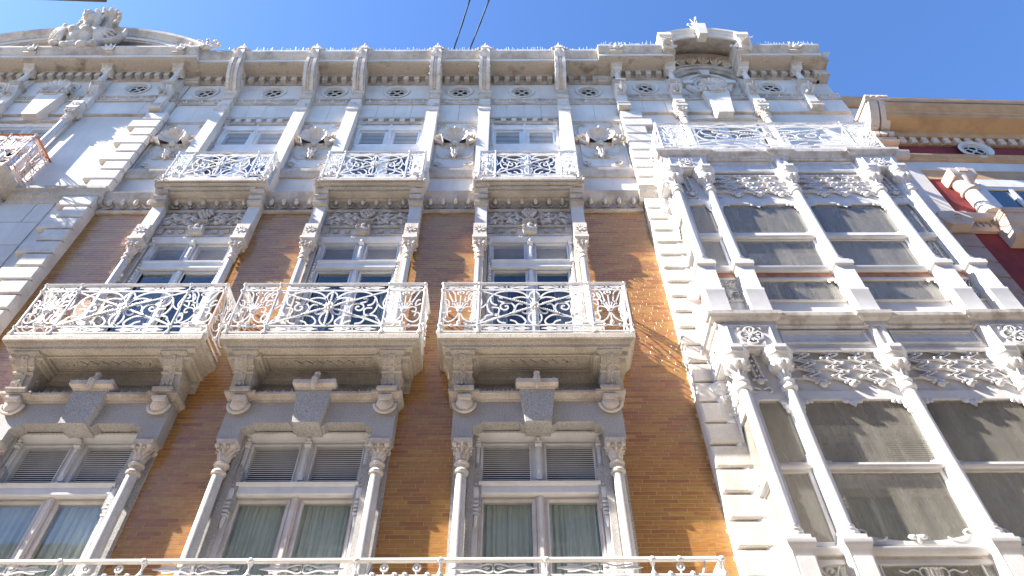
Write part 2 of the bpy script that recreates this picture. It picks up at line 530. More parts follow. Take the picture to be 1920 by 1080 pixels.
# ------------------------------------------------------------------ bricks
BW, BH, JT = 0.283, 0.0545, 0.005
def brick_mesh(wd):
    d = 0.0005
    return MB().loft([
        [(0, 0.02, 0), (wd, 0.02, 0), (wd, 0.02, BH - JT), (0, 0.02, BH - JT)],
        [(0, d, 0), (wd, d, 0), (wd, d, BH - JT), (0, d, BH - JT)],
        [(d, 0, d), (wd - d, 0, d), (wd - d, 0, BH - JT - d), (d, 0, BH - JT - d)]], cap0=False)
random.seed(11)
cells = []
for gi, (a, b) in enumerate(gaps):
    r = 0
    zz = 4.2
    while zz < 11.86:
        if True:
            x = a - (0.5 * BW if r % 2 else 0.0) - 0.04 * ((r * 7) % 3)
            while x < b:
                x0 = max(x, a); x1 = min(x + BW, b)
                if x1 - x0 > 0.03:
                    cells.append((x0, zz, x1 - x0 - JT))
                x += BW
        zz += BH; r += 1
# the bricks that show largest: lowest in the picture, full length
def _vis(c):
    x, z_, wd = c
    if z_ < 4.92 or wd < BW - JT - 0.002: return False
    return True
near = sorted([c for c in cells if _vis(c)], key=lambda c: c[1] + 0.02 * abs(c[0]))
hid = []
pick = []
for c in near:
    xm = c[0] + c[2] / 2
    if any(abs(xm - cx) < 1.2 for cx in CX): continue
    pick.append(c)
    if len(pick) >= 300: break
ps = set((c[0], c[1]) for c in pick)
full_me = brick_mesh(BW - JT).mesh("brick", 'brick', 0)
for x, z_, wd in pick:
    obj("brick", full_me, B, (x, 0, z_))
mb = MB(); tones = []
for c in cells:
    if (c[0], c[1]) in ps: continue
    q = brick_mesh(c[2])
    mb.add([(x + c[0], y, z_ + c[1]) for x, y, z_ in q.v], q.f)
    tones.append((len(q.f), random.random()))
me = bpy.data.meshes.new("brickwork")
me.from_pydata(mb.v, [], mb.f)
me.materials.append(M['brick'])
at = me.attributes.new("tone", 'FLOAT', 'FACE')
vals = []
for k, t in tones: vals += [t] * k
at.data.foreach_set("value", vals)
o = obj("brickwork", me, B); o["kind"] = "stuff"

# ------------------------------------------------------------------ quoins
def quoin(wd, h, d, side=1):
    """rusticated block, left edge at 0, front at y=-d, chamfered"""
    c = 0.022
    return MB().loft([[(0, 0, 0), (wd, 0, 0), (wd, 0, h), (0, 0, h)],
                      [(0, -d + c, 0), (wd, -d + c, 0), (wd, -d + c, h), (0, -d + c, h)],
                      [(c, -d, c), (wd - c, -d, c), (wd - c, -d, h - c), (c, -d, h - c)]])
QP = 0.3385
q_long = quoin(0.64, QP - 0.035, 0.11).mesh("quoin", 'quoin', 25)
q_short = quoin(0.46, QP - 0.035, 0.11).mesh("quoin", 'quoin', 25)
q_right = quoin(0.50, QP - 0.035, 0.11).mesh("quoin", 'quoin', 25)
qb = MB()
# left, lower storeys
for i in range(26):
    z0 = 12.19 - (i + 1) * QP
    lg = (i // 1) % 2 == 0
    obj("quoin", q_long if lg else q_short, B, (-7.56 - (0.64 if lg else 0.46), -0.10, z0))
    z0 = 12.06 - (i + 1) * QP
    obj("quoin", q_right, B, (2.455, -0.10, z0))
for i in range(9):
    z0 = 15.46 - (i + 1) * QP
    lg = i % 2 == 1
    obj("quoin", q_long if lg else q_short, B, (-7.50 - (0.64 if lg else 0.46) - 0.0, -0.10, z0))
    obj("quoin", q_long if lg else q_short, B, (2.43, -0.10, z0))
MB().box(-8.0, -7.565, -0.15, 0.3, 0, 15.46).build("quoin_backing", 'quoin', B, sharp=0)
MB().box(2.462, 2.9, -0.15, 0.3, 0, 15.46).build("quoin_backing", 'quoin', B, sharp=0)

# ================================================================== lower storey windows
def capital(mb, cx, cy, z0, z1, r, hw, leaves=8):
    """carved capital: collar, two tiers of leaves, scrolls and a square abacus"""
    H = z1 - z0
    mb.lathe([(r * 1.0, z0), (r * 1.35, z0 + 0.02 * H), (r * 1.45, z0 + 0.07 * H), (r * 1.3, z0 + 0.12 * H), (r * 1.1, z0 + 0.14 * H), (r * 1.12, z0 + 0.25 * H),
              (r * 1.42, z0 + 0.27 * H), (r * 1.5, z0 + 0.31 * H), (r * 1.35, z0 + 0.36 * H), (r * 1.0, z0 + 0.38 * H), (r * 1.05, z0 + 0.6 * H), (hw * 0.95, z0 + 0.86 * H)], cx, cy, 14)
    for t, (zz, ln, n, cu, ww) in enumerate(((0.37, 0.19, leaves + 2, 0.016, 0.05), (0.48, 0.22, leaves + 2, 0.02, 0.055), (0.60, 0.25, leaves, 0.026, 0.06))):
        for k in range(n):
            a = 2 * pi * (k + 0.5 * t) / n
            d = (cos(a), sin(a), 0)
            b = (cx + d[0] * r * 1.0, cy + d[1] * r * 1.0, z0 + zz * H)
            tp = (cx + d[0] * (r * 1.22 + 0.012 * t), cy + d[1] * (r * 1.22 + 0.012 * t), z0 + (zz + ln) * H)
            mb.leaf(b, tp, d, ww, cu, 3)
            if t: mb.ball((tp[0] + d[0] * cu, tp[1] + d[1] * cu, tp[2] - 0.01), (0.016, 0.016, 0.014), 5, 3)
    for sx in (-1, 1):
        for sy in (-1, 1):
            mb.ball((cx + sx * hw * 0.82, cy + sy * hw * 0.82, z0 + 0.82 * H), (0.036, 0.036, 0.038), 7, 4)
    for sx in (-1, 1):
        mb.ball((cx + sx * hw * 0.35, cy - hw * 0.8, z0 + 0.78 * H), (0.02, 0.018, 0.022), 6, 4)
    mb.crl(cx, cy, [(hw * 0.9, hw * 0.9, z0 + 0.86 * H), (hw * 1.0, hw * 1.0, z0 + 0.9 * H), (hw * 1.02, hw * 1.02, z1)])

def shell_drop(mb, x, y, z, R):
    """hanging scallop boss under a cornice block"""
    mb.ball((x, y, z - 0.02), (R * 0.93, 0.10, R * 0.93), 16, 8)
    for k in range(9):
        a = pi + pi * (k + 0.5) / 9
        mb.leaf((x + 0.3 * R * cos(a), y - 0.09, z - 0.02 + 0.3 * R * sin(a)), (x + R * 0.98 * cos(a), y - 0.035, z - 0.02 + R * 0.98 * sin(a)), (0.3 * cos(a), -1, 0.3 * sin(a)), 0.05, 0.0, 3)
    n = 14
    mb.tube([(x + R * cos(pi + pi * i / n), y - 0.03, z - 0.02 + R * sin(pi + pi * i / n)) for i in range(n + 1)], 0.024, 6)
    mb.rl([(x - 0.07, x + 0.07, y - 0.11, y + 0.02, z - 0.01), (x - 0.09, x + 0.09, y - 0.13, y + 0.02, z + 0.02), (x - 0.09, x + 0.09, y - 0.13, y + 0.02, z + 0.06), (x - 0.07, x + 0.07, y - 0.1, y + 0.02, z + 0.09)])

def bud(mb, x, y, z, h):
    mb.lathe([(0.03, z), (0.034, z + h * 0.3), (0.02, z + h * 0.6), (0.004, z + h)], x, y, 6)
    for s_ in (-1, 1):
        mb.leaf((x + s_ * 0.01, y - 0.01, z), (x + s_ * 0.055, y - 0.02, z + h * 0.55), (0, -1, 0.2), 0.035, 0.02, 2)

def lower_surround():
    lin = MB()
    pts = [(-1.09, 6.73), (-0.828, 6.73), (-0.828, 6.90), (-0.80, 6.93), (-0.74, 6.93), (-0.70, 6.985), (-0.24, 6.985), (-0.2, 6.93), (0.2, 6.93), (0.24, 6.985), (0.70, 6.985), (0.74, 6.93), (0.80, 6.93),
           (0.828, 6.90), (0.828, 6.73), (1.09, 6.73), (1.09, 7.31), (-1.09, 7.31)]
    lin.poly(pts, -0.20, 0.05)
    for s_ in (-1, 1):
        lin.box(s_ * 0.79, s_ * 0.872, -0.035, 0.2, 3.9, 6.9)                   # stone jamb
        lin.box(s_ * 0.872, s_ * 1.06, -0.015, 0.1, 3.9, 6.73)
        lin.poly([(s_ * 0.70 if s_ > 0 else -0.80, 5.9), (s_ * 0.80 if s_ > 0 else -0.70, 5.9), (s_ * 0.80 if s_ > 0 else -0.70, 6.42), (s_ * 0.75, 6.5), (s_ * 0.70 if s_ > 0 else -0.80, 6.42)], -0.005, 0.1)
    sr = lin.build("window_surround", 'granite', B)
    for s_ in (-1, 1):
        x = s_ * 0.945
        c = MB().lathe([(0.10, 3.9), (0.10, 4.0), (0.078, 4.06), (0.073, 4.2), (0.071, 5.2), (0.066, 6.28)], x, -0.105, 16)
        c.build("column", 'shaft', sr)
        k = MB(); capital(k, x, -0.105, 6.27, 6.73, 0.064, 0.115); k.build("capital", 'carved', sr)
        d = MB(); shell_drop(d, x, -0.21, 7.27, 0.135); d.build("shell_ornament", 'carved', sr)
    co = MB()
    co.mold(-1.08, 1.08, [(0.0, 7.31), (-0.215, 7.31), (-0.225, 7.335), (-0.25, 7.345), (-0.27, 7.37), (-0.30, 7.375), (-0.30, 7.41), (0.0, 7.43)])
    for s_ in (-1, 1):
        x = s_ * 0.955
        co.rl([(x - 0.15, x + 0.15, -0.24, 0, 7.312), (x - 0.155, x + 0.155, -0.25, 0, 7.34), (x - 0.19, x + 0.19, -0.31, 0, 7.365), (x - 0.20, x + 0.20, -0.33, 0, 7.375), (x - 0.20, x + 0.20, -0.33, 0, 7.415)])
        co.rl([(x - 0.12, x + 0.12, -0.36, 0, 7.395), (x - 0.13, x + 0.13, -0.37, 0, 7.41), (x - 0.13, x + 0.13, -0.37, 0, 7.45)])
    co.build("hood_moulding", 'limestone', sr)
    for x in (-0.68, -0.56, -0.44, -0.33, 0.33, 0.44, 0.56, 0.68):
        b_ = MB(); bud(b_, x, -0.2, 7.425, 0.11); b_.build("bud_ornament", 'carved', sr)
    ks = MB().poly([(-0.165, 6.905), (0.165, 6.905), (0.23, 7.43), (-0.23, 7.43)], -0.315, 0.0, 0.006)
    ks.build("keystone", 'granite', sr)
    kc = MB()
    kc.rl([(-0.225, 0.225, -0.33, 0, 7.43), (-0.23, 0.23, -0.335, 0, 7.455), (-0.265, 0.265, -0.37, 0, 7.475), (-0.28, 0.28, -0.385, 0, 7.485), (-0.28, 0.28, -0.385, 0, 7.55), (-0.26, 0.26, -0.36, 0, 7.565)])
    kc.lathe([(0.05, 7.55), (0.06, 7.6), (0.035, 7.66), (0.045, 7.69), (0.01, 7.73)], 0, -0.33, 10)
    kc.lathe([(0.02, 7.40), (0.035, 7.43), (0.04, 7.5), (0.045, 7.56)], 0, -0.385, 8)
    for s_ in (-1, 1):
        kc.leaf((s_ * 0.03, -0.36, 7.56), (s_ * 0.15, -0.34, 7.58), (0, -0.3, 1), 0.06, 0.03, 3)
        kc.ball((s_ * 0.23, -0.33, 7.58), 0.03, 6, 4)
    kc.build("keystone_cap", 'carved', sr)
    return sr

def slat_mesh(wd, h, edge=0.36):
    """one louvre blade: rounded front edge, short tilted blade"""
    e = h * edge; d = h * 0.13
    return MB().mold(-wd / 2, wd / 2, [(0, -e / 2), (-0.002, e / 2), (d, e / 2 + d * 0.6), (d, e * 0.1 + d * 0.6)])

def curtain(mb, x0, x1, y, z0, z1, folds=9, amp=0.022, gather=0.7):
    n = folds * 6
    rows = 5
    vs_ = []; fs = []
    random.seed(int((x0 + 10) * 100 + z0 * 7))
    ph = [random.uniform(-0.5, 0.5) for _ in range(folds * 2 + 4)]
    for r in range(rows + 1):
        t = r / rows
        for i in range(n + 1):
            u = i / n
            k = u * folds
            a = amp * (0.35 + 0.65 * t) * (sin(2 * pi * k + ph[int(k)] * 1.5) + 0.5 * sin(4.3 * pi * k + 1.0 + t))
            vs_.append((x0 + (x1 - x0) * u + 0.006 * sin(k * 3 + t * 2), y + a, z1 + (z0 - z1) * t))
    for r in range(rows):
        for i in range(n):
            a = r * (n + 1) + i
            fs.append((a, a + 1, a + n + 2, a + n + 1))
    return mb.add(vs_, fs)

def frame_rect(mb, x0, x1, z0, z1, t, y0, y1):
    mb.box(x0, x0 + t, y0, y1, z0, z1).box(x1 - t, x1, y0, y1, z0, z1)
    mb.box(x0 + t, x1 - t, y0 + 0.001, y1, z0, z0 + t).box(x0 + t, x1 - t, y0 + 0.001, y1, z1 - t, z1)

def carved_strip(mb, x, hw, y, z0, z1):
    """wooden pilaster strip with knobs, a fluted panel and a hanging carved bracket"""
    mb.box(x - hw, x + hw, y, y + 0.06, z0, z1)
    mb.box(x - hw * 0.55, x + hw * 0.55, y - 0.012, y, z0 + 0.06, z1 - 0.12)
    for zz in (z1 - 0.06, z1 - 0.1):
        mb.rl([(x - hw * 1.25, x + hw * 1.25, y - 0.03, y + 0.02, zz), (x - hw * 1.35, x + hw * 1.35, y - 0.045, y + 0.02, zz + 0.02), (x - hw * 1.2, x + hw * 1.2, y - 0.03, y + 0.02, zz + 0.03)])
    mb.ball((x, y - 0.03, z1 + 0.0), 0.03, 7, 4)
    n = int((z1 - z0 - 0.25) / 0.035)
    for i in range(n):
        mb.box(x - hw * 0.35, x + hw * 0.35, y - 0.02, y - 0.011, z0 + 0.1 + i * 0.035, z0 + 0.12 + i * 0.035)

def lower_window():
    f = MB(); y = 0.10
    f.rl([(-0.80, 0.80, 0.02, 0.2, 6.87), (-0.80, 0.80, 0.015, 0.2, 6.89), (-0.80, 0.80, -0.03, 0.2, 6.935), (-0.80, 0.80, -0.03, 0.2, 6.965), (-0.80, 0.80, 0.0, 0.2, 6.99)])
    for i in range(30):
        x = -0.76 + i * 1.52 / 29
        f.box(x - 0.012, x + 0.012, -0.038, -0.02, 6.938, 6.962)
    for s_ in (-1, 1):
        carved_strip(f, s_ * 0.765, 0.03, 0.03, 6.30, 6.87)
        x = s_ * 0.765
        f.box(x - 0.033, x + 0.033, 0.06, 0.2, 3.9, 6.3)
        f.ball((x, 0.02, 6.21), (0.034, 0.03, 0.036), 7, 4)
        f.rl([(x - 0.03, x + 0.03, 0.0, 0.1, 6.0), (x - 0.036, x + 0.036, -0.02, 0.1, 6.1), (x - 0.03, x + 0.03, -0.015, 0.1, 6.16)])
        for i in range(4):
            f.box(x - 0.036, x + 0.036, -0.012, 0.06, 5.96 - i * 0.05, 5.985 - i * 0.05)
        f.lathe([(0.008, 5.66), (0.022, 5.70), (0.03, 5.76), (0.026, 5.80)], x, 0.02, 7)
    carved_strip(f, 0, 0.032, 0.03, 6.30, 6.87)
    f.rl([(-0.735, 0.735, 0.02, 0.2, 6.085), (-0.735, 0.735, 0.005, 0.2, 6.10), (-0.735, 0.735, 0.005, 0.2, 6.19), (-0.735, 0.735, -0.02, 0.2, 6.215), (-0.735, 0.735, -0.025, 0.2, 6.24), (-0.735, 0.735, 0.05, 0.2, 6.26)])
    for s_ in (-1, 1):
        x0, x1 = (0.085, 0.72) if s_ > 0 else (-0.72, -0.085)
        frame_rect(f, x0 - (0.055 if s_ > 0 else 0.01), x1 + (0.01 if s_ > 0 else 0.055), 6.262, 6.868, 0.034, 0.07, 0.16)
        f.box(s_ * 0.03, s_ * 0.10, 0.075, 0.16, 6.262, 6.868)
        frame_rect(f, x0 - 0.007, x1 - 0.012, 6.275, 6.84, 0.014, 0.055, 0.12)
    fr = f.build("window", 'wood', B)
    c = MB()
    for s_ in (-1, 1):
        x0, x1 = (0.045, 0.73) if s_ > 0 else (-0.73, -0.045)
        frame_rect(c, x0, x1, 3.92, 6.083, 0.055, 0.09, 0.17)
        frame_rect(c, x0 + 0.035, x1 - 0.012, 3.96, 6.055, 0.022, 0.075, 0.14)
    c.box(-0.045, 0.045, 0.065, 0.18, 3.92, 6.083).box(-0.02, 0.02, 0.045, 0.18, 3.92, 6.08)
    c.build("casement", 'wood_worn', fr)
    sm = slat_mesh(0.605, 0.0298).mesh("slat", 'wood', 0)
    for s_ in (-1, 1):
        for i in range(18):
            obj("slat", sm, fr, (s_ * 0.397, 0.095, 6.302 + i * 0.0298))
        x0, x1 = (0.10, 0.70) if s_ > 0 else (-0.70, -0.10)
        MB().box(x0 - 0.01, x1 + 0.01, 0.118, 0.124, 3.95, 6.04).build("pane", 'glass', fr, sharp=0)
        k = MB(); curtain(k, x0 - 0.04, x1 + 0.04, 0.19, 3.92, 6.06, 10, 0.026); k.build("curtain", 'curtain', fr)
        MB().box(x0 - 0.02, x1 + 0.02, 0.17, 0.18, 6.262, 6.86).build("shutter_back", 'dark', fr, sharp=0)
    r = MB()
    r.add([(-0.8, 0.19, 3.9), (0.8, 0.19, 3.9), (0.8, 0.78, 3.9), (-0.8, 0.78, 3.9), (-0.8, 0.19, 7.0), (0.8, 0.19, 7.0), (0.8, 0.78, 7.0), (-0.8, 0.78, 7.0)],
          [(0, 1, 2, 3), (4, 7, 6, 5), (2, 6, 7, 3), (1, 5, 6, 2), (0, 3, 7, 4)])
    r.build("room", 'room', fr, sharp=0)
    return fr

_s0 = lower_surround(); _s0.location.x = CX[2]
_w0 = lower_window(); _w0.location.x = CX[2]
def redrape(win, x_in, x_out, folds, amp):
    """give a copied window curtains of its own"""
    for ch in win.children:
        if ch.name.startswith("curtain"):
            s_ = 1 if sum(v.co.x for v in ch.data.vertices) > 0 else -1
            k = MB(); a, b = sorted((s_ * x_in, s_ * x_out))
            curtain(k, a, b, 0.19, 3.92, 6.06, folds, amp)
            ch.data = k.mesh("curtain", 'curtain')
for c, (xi, xo, fo, am) in zip(CX[:2], ((0.07, 0.74, 7, 0.034), (0.05, 0.745, 12, 0.022))):
    copy_tree(_s0, B, (c, 0, 0))
    redrape(copy_tree(_w0, B, (c, 0, 0)), xi, xo, fo, am)

# ================================================================== wrought iron
MOTIF = [  # left half of the scroll panel, drawn on an 815 x 498 grid (x from the rosette, y from the upper rail)
    [(950, 400), (880, 300), (780, 245), (640, 226), (500, 236), (400, 272), (330, 332), (295, 420), (310, 490), (350, 540), (440, 578), (560, 588), (650, 556), (690, 490), (685, 440), (640, 405), (560, 400), (500, 425), (488, 460), (520, 496), (570, 496), (600, 470), (585, 442), (553, 448)],
    [(945, 395), (920, 350), (860, 325), (770, 318), (680, 335)],
    [(185, 695), (330, 640), (450, 600), (600, 570), (720, 568), (800, 600), (848, 650), (830, 690), (780, 704), (730, 690), (700, 660), (625, 640)],
    [(940, 480), (900, 530), (850, 550), (808, 535), (806, 508)],
    [(960, 500), (898, 575), (900, 640), (950, 690), (984, 704)],
    [(960, 385), (915, 325), (920, 270), (960, 240), (982, 216)],
    [(130, 322), (100, 300), (120, 266), (170, 268), (188, 310), (150, 352), (80, 362), (25, 340), (20, 300), (60, 250)],
    [(188, 310), (216, 400), (180, 460), (150, 520), (165, 590), (160, 640), (120, 662), (80, 640), (60, 600), (100, 556), (165, 590)],
    [(150, 480), (220, 466), (270, 430), (297, 400)],
    [(345, 335), (350, 380), (380, 415), (440, 432)],
    [(362, 465), (440, 468), (472, 495), (455, 560), (446, 620), (480, 668), (565, 682)],
    [(460, 330), (470, 372), (540, 395), (640, 405)],
    [(520, 335), (480, 325), (458, 345), (470, 375)],
    [(700, 500), (715, 445), (760, 412), (810, 425)],
    [(250, 625), (290, 580), (370, 565), (440, 560)],
    [(280, 610), (230, 640), (190, 690)],
]
def iron_panel(mb, x0, x1, z0, z1, y, bar=0.017, t=0.014, beads=True):
    """the big rosette and scroll panel between two posts"""
    cx = (x0 + x1) / 2; hw = (x1 - x0) / 2; H = z1 - z0
    for ln in MOTIF:
        p = [((x - 985) / 815.0 * hw, (710 - y_) / 498.0 * H) for x, y_ in ln]
        p = smooth(p, 3)
        for s_ in (-1, 1):
            mb.strip([(cx + s_ * -a * -1 if s_ > 0 else cx - a, z0 + b) for a, b in p], bar, t, y)
    zc = z0 + (710 - 450) / 498.0 * H
    for s_ in (-1, 1):
        a = (cx - s_ * hw, z1 - 0.01); b = (cx, zc); c_ = (cx + s_ * hw, z0 + 0.02)
        mb.strip([a, b], bar * 0.9, t, y - 0.004); mb.strip([b, c_], bar * 0.9, t, y - 0.004)
        if beads:
            for k in range(9):
                u = 0.15 + 0.035 * k
                mb.ball((b[0] + (a[0] - b[0]) * u, y - 0.012, b[1] + (a[1] - b[1]) * u), bar * 0.75, 5, 3)
                mb.ball((b[0] + (c_[0] - b[0]) * u, y - 0.012, b[1] + (c_[1] - b[1]) * u), bar * 0.75, 5, 3)
    mb.strip([(cx, z0), (cx, z1)], bar, t, y - 0.003)
    if beads:
        for k in range(14):
            mb.ball((cx, y - 0.012, z0 + H * (0.06 + 0.065 * k)), bar * 0.8, 5, 3)
    mb.lathe_y([(0.065, y + 0.01), (0.065, y - 0.012), (0.045, y - 0.03), (0.028, y - 0.045), (0.0, y - 0.05)], cx, zc, 12)
    for k in range(8):
        a = 2 * pi * k / 8
        mb.ball((cx + 0.055 * cos(a), y - 0.03, zc + 0.055 * sin(a)), 0.018, 5, 3)

def iron_small(mb, x0, x1, z0, z1, y, bar=0.015, t=0.012):
    """narrow corner panel: ring, V arms, lily and side curls"""
    cx = (x0 + x1) / 2; hw = (x1 - x0) / 2; H = z1 - z0
    mb.strip([(cx, z0), (cx, z1 - 0.14 * H)], bar, t, y)
    mb.ring_y(0.045, 0.009, cx, y, z1 - 0.085 * H, 10, 4)
    mb.ball((cx, y - 0.012, z1 - 0.085 * H), 0.02, 6, 4)
    zc = z0 + 0.42 * H
    mb.ball((cx, y - 0.01, zc), (0.045, 0.03, 0.045), 8, 5)
    for s_ in (-1, 1):
        for ln in ([(0, 0.42), (0.35, 0.62), (0.72, 0.96), (0.9, 1.0)], [(0, 0.44), (0.25, 0.72), (0.32, 0.9), (0.55, 1.0)],
                   [(0, 0.42), (0.4, 0.52), (0.66, 0.48), (0.62, 0.38), (0.45, 0.40)], [(0, 0.40), (0.2, 0.2), (0.55, 0.1), (0.85, 0.18), (0.88, 0.32), (0.7, 0.36), (0.62, 0.26)],
                   [(0.9, 0.62), (0.6, 0.55), (0.66, 0.7), (0.85, 0.72)], [(0.1, 0.62), (0.3, 0.66), (0.42, 0.58)]):
            p = smooth([(cx + s_ * a * hw, z0 + b * H) for a, b in ln], 3)
            mb.strip(p, bar, t, y)
    mb.ball((cx, y - 0.01, z0 + 0.06 * H), 0.035, 7, 4)

def iron_band(mb, x0, x1, z0, z1, y, n, bar=0.012, t=0.012):
    """band of paired loops with spear heads"""
    L = (x1 - x0) / n; zc = (z0 + z1) / 2; h = (z1 - z0) * 0.36
    for k in range(n):
        c = x0 + (k + 0.5) * L
        for s_ in (-1, 1):
            r = min(h, L * 0.12)
            cc = c + s_ * r * 1.05
            p = [(cc + r * 1.2 * cos(a_) * s_ * -1, zc + r * sin(a_)) for a_ in [-2.2 + 4.4 * i / 10 for i in range(11)]]
            e = L * 0.26
            up = smooth([p[-1], (cc + s_ * e * 0.45, zc + h * 0.35), (cc + s_ * e * 0.75, zc + h * 0.7), (cc + s_ * e, zc + h * 0.75)], 3)
            dn = smooth([p[0], (cc + s_ * e * 0.45, zc - h * 0.35), (cc + s_ * e * 0.75, zc - h * 0.7), (cc + s_ * e, zc - h * 0.75)], 3)
            mb.strip(p, bar, t, y); mb.strip(up, bar, t, y); mb.strip(dn, bar, t, y)
            tip = cc + s_ * (e + L * 0.10)
            mb.poly([(cc + s_ * e * 0.4, zc - 0.006), (cc + s_ * e, zc - h * 0.45), (tip, zc), (cc + s_ * e, zc + h * 0.45)] if s_ > 0 else [(cc + s_ * e * 0.4, zc - 0.006), (cc + s_ * e * 0.4, zc + 0.006), (cc + s_ * e, zc + h * 0.45), (tip, zc), (cc + s_ * e, zc - h * 0.45)], y - 0.006, y + 0.006)
            mb.poly([(cc - s_ * r * 0.3, zc), (cc + s_ * 0.02, zc - h * 0.3), (cc + s_ * 0.06, zc), (cc + s_ * 0.02, zc + h * 0.3)], y - 0.005, y + 0.005)

def post(mb, x, y, zs, r=0.014):
    mb.tube([(x, y, zs[0]), (x, y, zs[-1])], r, 6)
    for z_ in zs:
        mb.ball((x, y, z_), r * 2.1, 7, 5)
    mb.lathe([(r * 2.6, zs[0] - 0.03), (r * 2.2, zs[0]), (r * 1.2, zs[0] + 0.05)], x, y, 7)

def railing(parent, hw, post_x, yf, yb, zs, mat='iron', band=2, rail_mat=None, wide=False, bar=0.020):
    """front and side iron railing. zs = bottom, lower, upper, top rail heights"""
    zb, zl, zu, zt = zs
    r = MB()
    r.rl([(-hw - 0.02, hw + 0.02, yf - 0.02, yf + 0.02, zt - 0.012), (-hw - 0.022, hw + 0.022, yf - 0.024, yf + 0.024, zt), (-hw - 0.016, hw + 0.016, yf - 0.016, yf + 0.016, zt + 0.014)])
    for s_ in (-1, 1):
        r.box(s_ * hw - 0.02, s_ * hw + 0.02, yf + 0.024, yb, zt - 0.01, zt + 0.012)
    r.build("handrail", rail_mat or mat, parent)
    r = MB()
    for z_ in (zu, zl, zb):
        r.box(-hw, hw, yf - 0.009, yf + 0.009, z_ - 0.009, z_ + 0.009)
        for s_ in (-1, 1):
            r.box(s_ * hw - 0.009, s_ * hw + 0.009, yf + 0.009, yb, z_ - 0.0085, z_ + 0.0085)
    r.build("rail", mat, parent)
    for s_ in (-1, 1):
        for x in post_x + [hw]:
            p = MB(); post(p, s_ * x, yf, (zb, zl, zu, zt), 0.015); p.build("post", mat, parent)
    p = MB(); iron_panel(p, -post_x[0], post_x[0], zl, zu, yf, bar, 0.014, True)
    iron_band(p, -post_x[0], post_x[0], zu + 0.008, zt - 0.012, yf, band)
    iron_band(p, -post_x[0], post_x[0], zb + 0.008, zl - 0.008, yf, band)
    p.build("scroll_panel", mat, parent)
    for s_ in (-1, 1):
        a, b_ = (post_x[0], hw) if s_ > 0 else (-hw, -post_x[0])
        p = MB(); iron_small(p, a, b_, zl, zu, yf, bar * 0.85)
        iron_band(p, a, b_, zu + 0.008, zt - 0.012, yf, 1)
        for k in (0.3, 0.7):
            p.ball((a + (b_ - a) * k, yf, zl), 0.026, 6, 4)
        p.build("corner_panel", mat, parent)
        q = MB(); iron_small(q, 0.0, abs(yb - yf), zl, zu, 0, bar * 0.85)
        iron_band(q, 0.0, abs(yb - yf), zu + 0.008, zt - 0.012, 0, 1)
        q.xf(lambda x, y, z: (s_ * hw + y, yf + x, z))
        q.build("side_panel", mat, parent)

# ================================================================== middle storey balconies
def scroll_bracket(mb, x, hw, ytop, ybot, z0, z1, strap=0.05):
    """console: S-shaped in profile, with side volute, strap down the front and stepped head"""
    H = z1 - z0
    prof = [(0.0, z0), (ybot, z0), (ybot - 0.03, z0 + 0.10 * H), (ybot - 0.04, z0 + 0.25 * H), (ybot - 0.06, z0 + 0.45 * H), (ybot - 0.12, z0 + 0.62 * H), (ytop + 0.02, z0 + 0.75 * H), (ytop, z0 + 0.85 * H), (ytop, z0 + 0.9 * H), (0.0, z0 + 0.9 * H)]
    mb.mold(x - hw, x + hw, prof)
    sp = [(y - 0.022, z) for y, z in prof[1:8]]
    pts = sp + [(y + 0.03, z) for y, z in reversed(sp)]
    mb.mold(x - strap, x + strap, pts)
    for i, (y, z) in enumerate(sp[1:6]):
        mb.ball((x, y - 0.004, z), (0.018, 0.014, 0.018), 6, 4)
    # cross rolls
    for t in (0.5, 0.66):
        yy = ybot - 0.05 - 0.09 * (t - 0.4) / 0.3
        mb.tube([(x - hw - 0.012, yy, z0 + t * H), (x + hw + 0.012, yy, z0 + t * H)], 0.022, 7)
    mb.rl([(x - hw - 0.01, x + hw + 0.01, ytop - 0.01, 0, z0 + 0.88 * H), (x - hw - 0.03, x + hw + 0.03, ytop - 0.03, 0, z0 + 0.92 * H), (x - hw - 0.045, x + hw + 0.045, ytop - 0.045, 0, z0 + 0.95 * H), (x - hw - 0.045, x + hw + 0.045, ytop - 0.045, 0, z1)])
    for s_ in (-1, 1):
        mb.lathe([(0, 0), (0.001, 0)], 0, 0, 3) if False else None
        # volute on the flank
        for rr, off in ((0.085, 0.0), (0.05, 0.012)):
            n = 14
            mb.loft([[(x + s_ * (hw - 0.005), ybot - 0.02 + 0.1 + rr * cos(2 * pi * j / n), z0 + 0.42 * H + rr * sin(2 * pi * j / n)) for j in range(n)],
                     [(x + s_ * (hw + 0.012 + off), ybot - 0.02 + 0.1 + rr * 0.9 * cos(2 * pi * j / n), z0 + 0.42 * H + rr * 0.9 * sin(2 * pi * j / n)) for j in range(n)]])

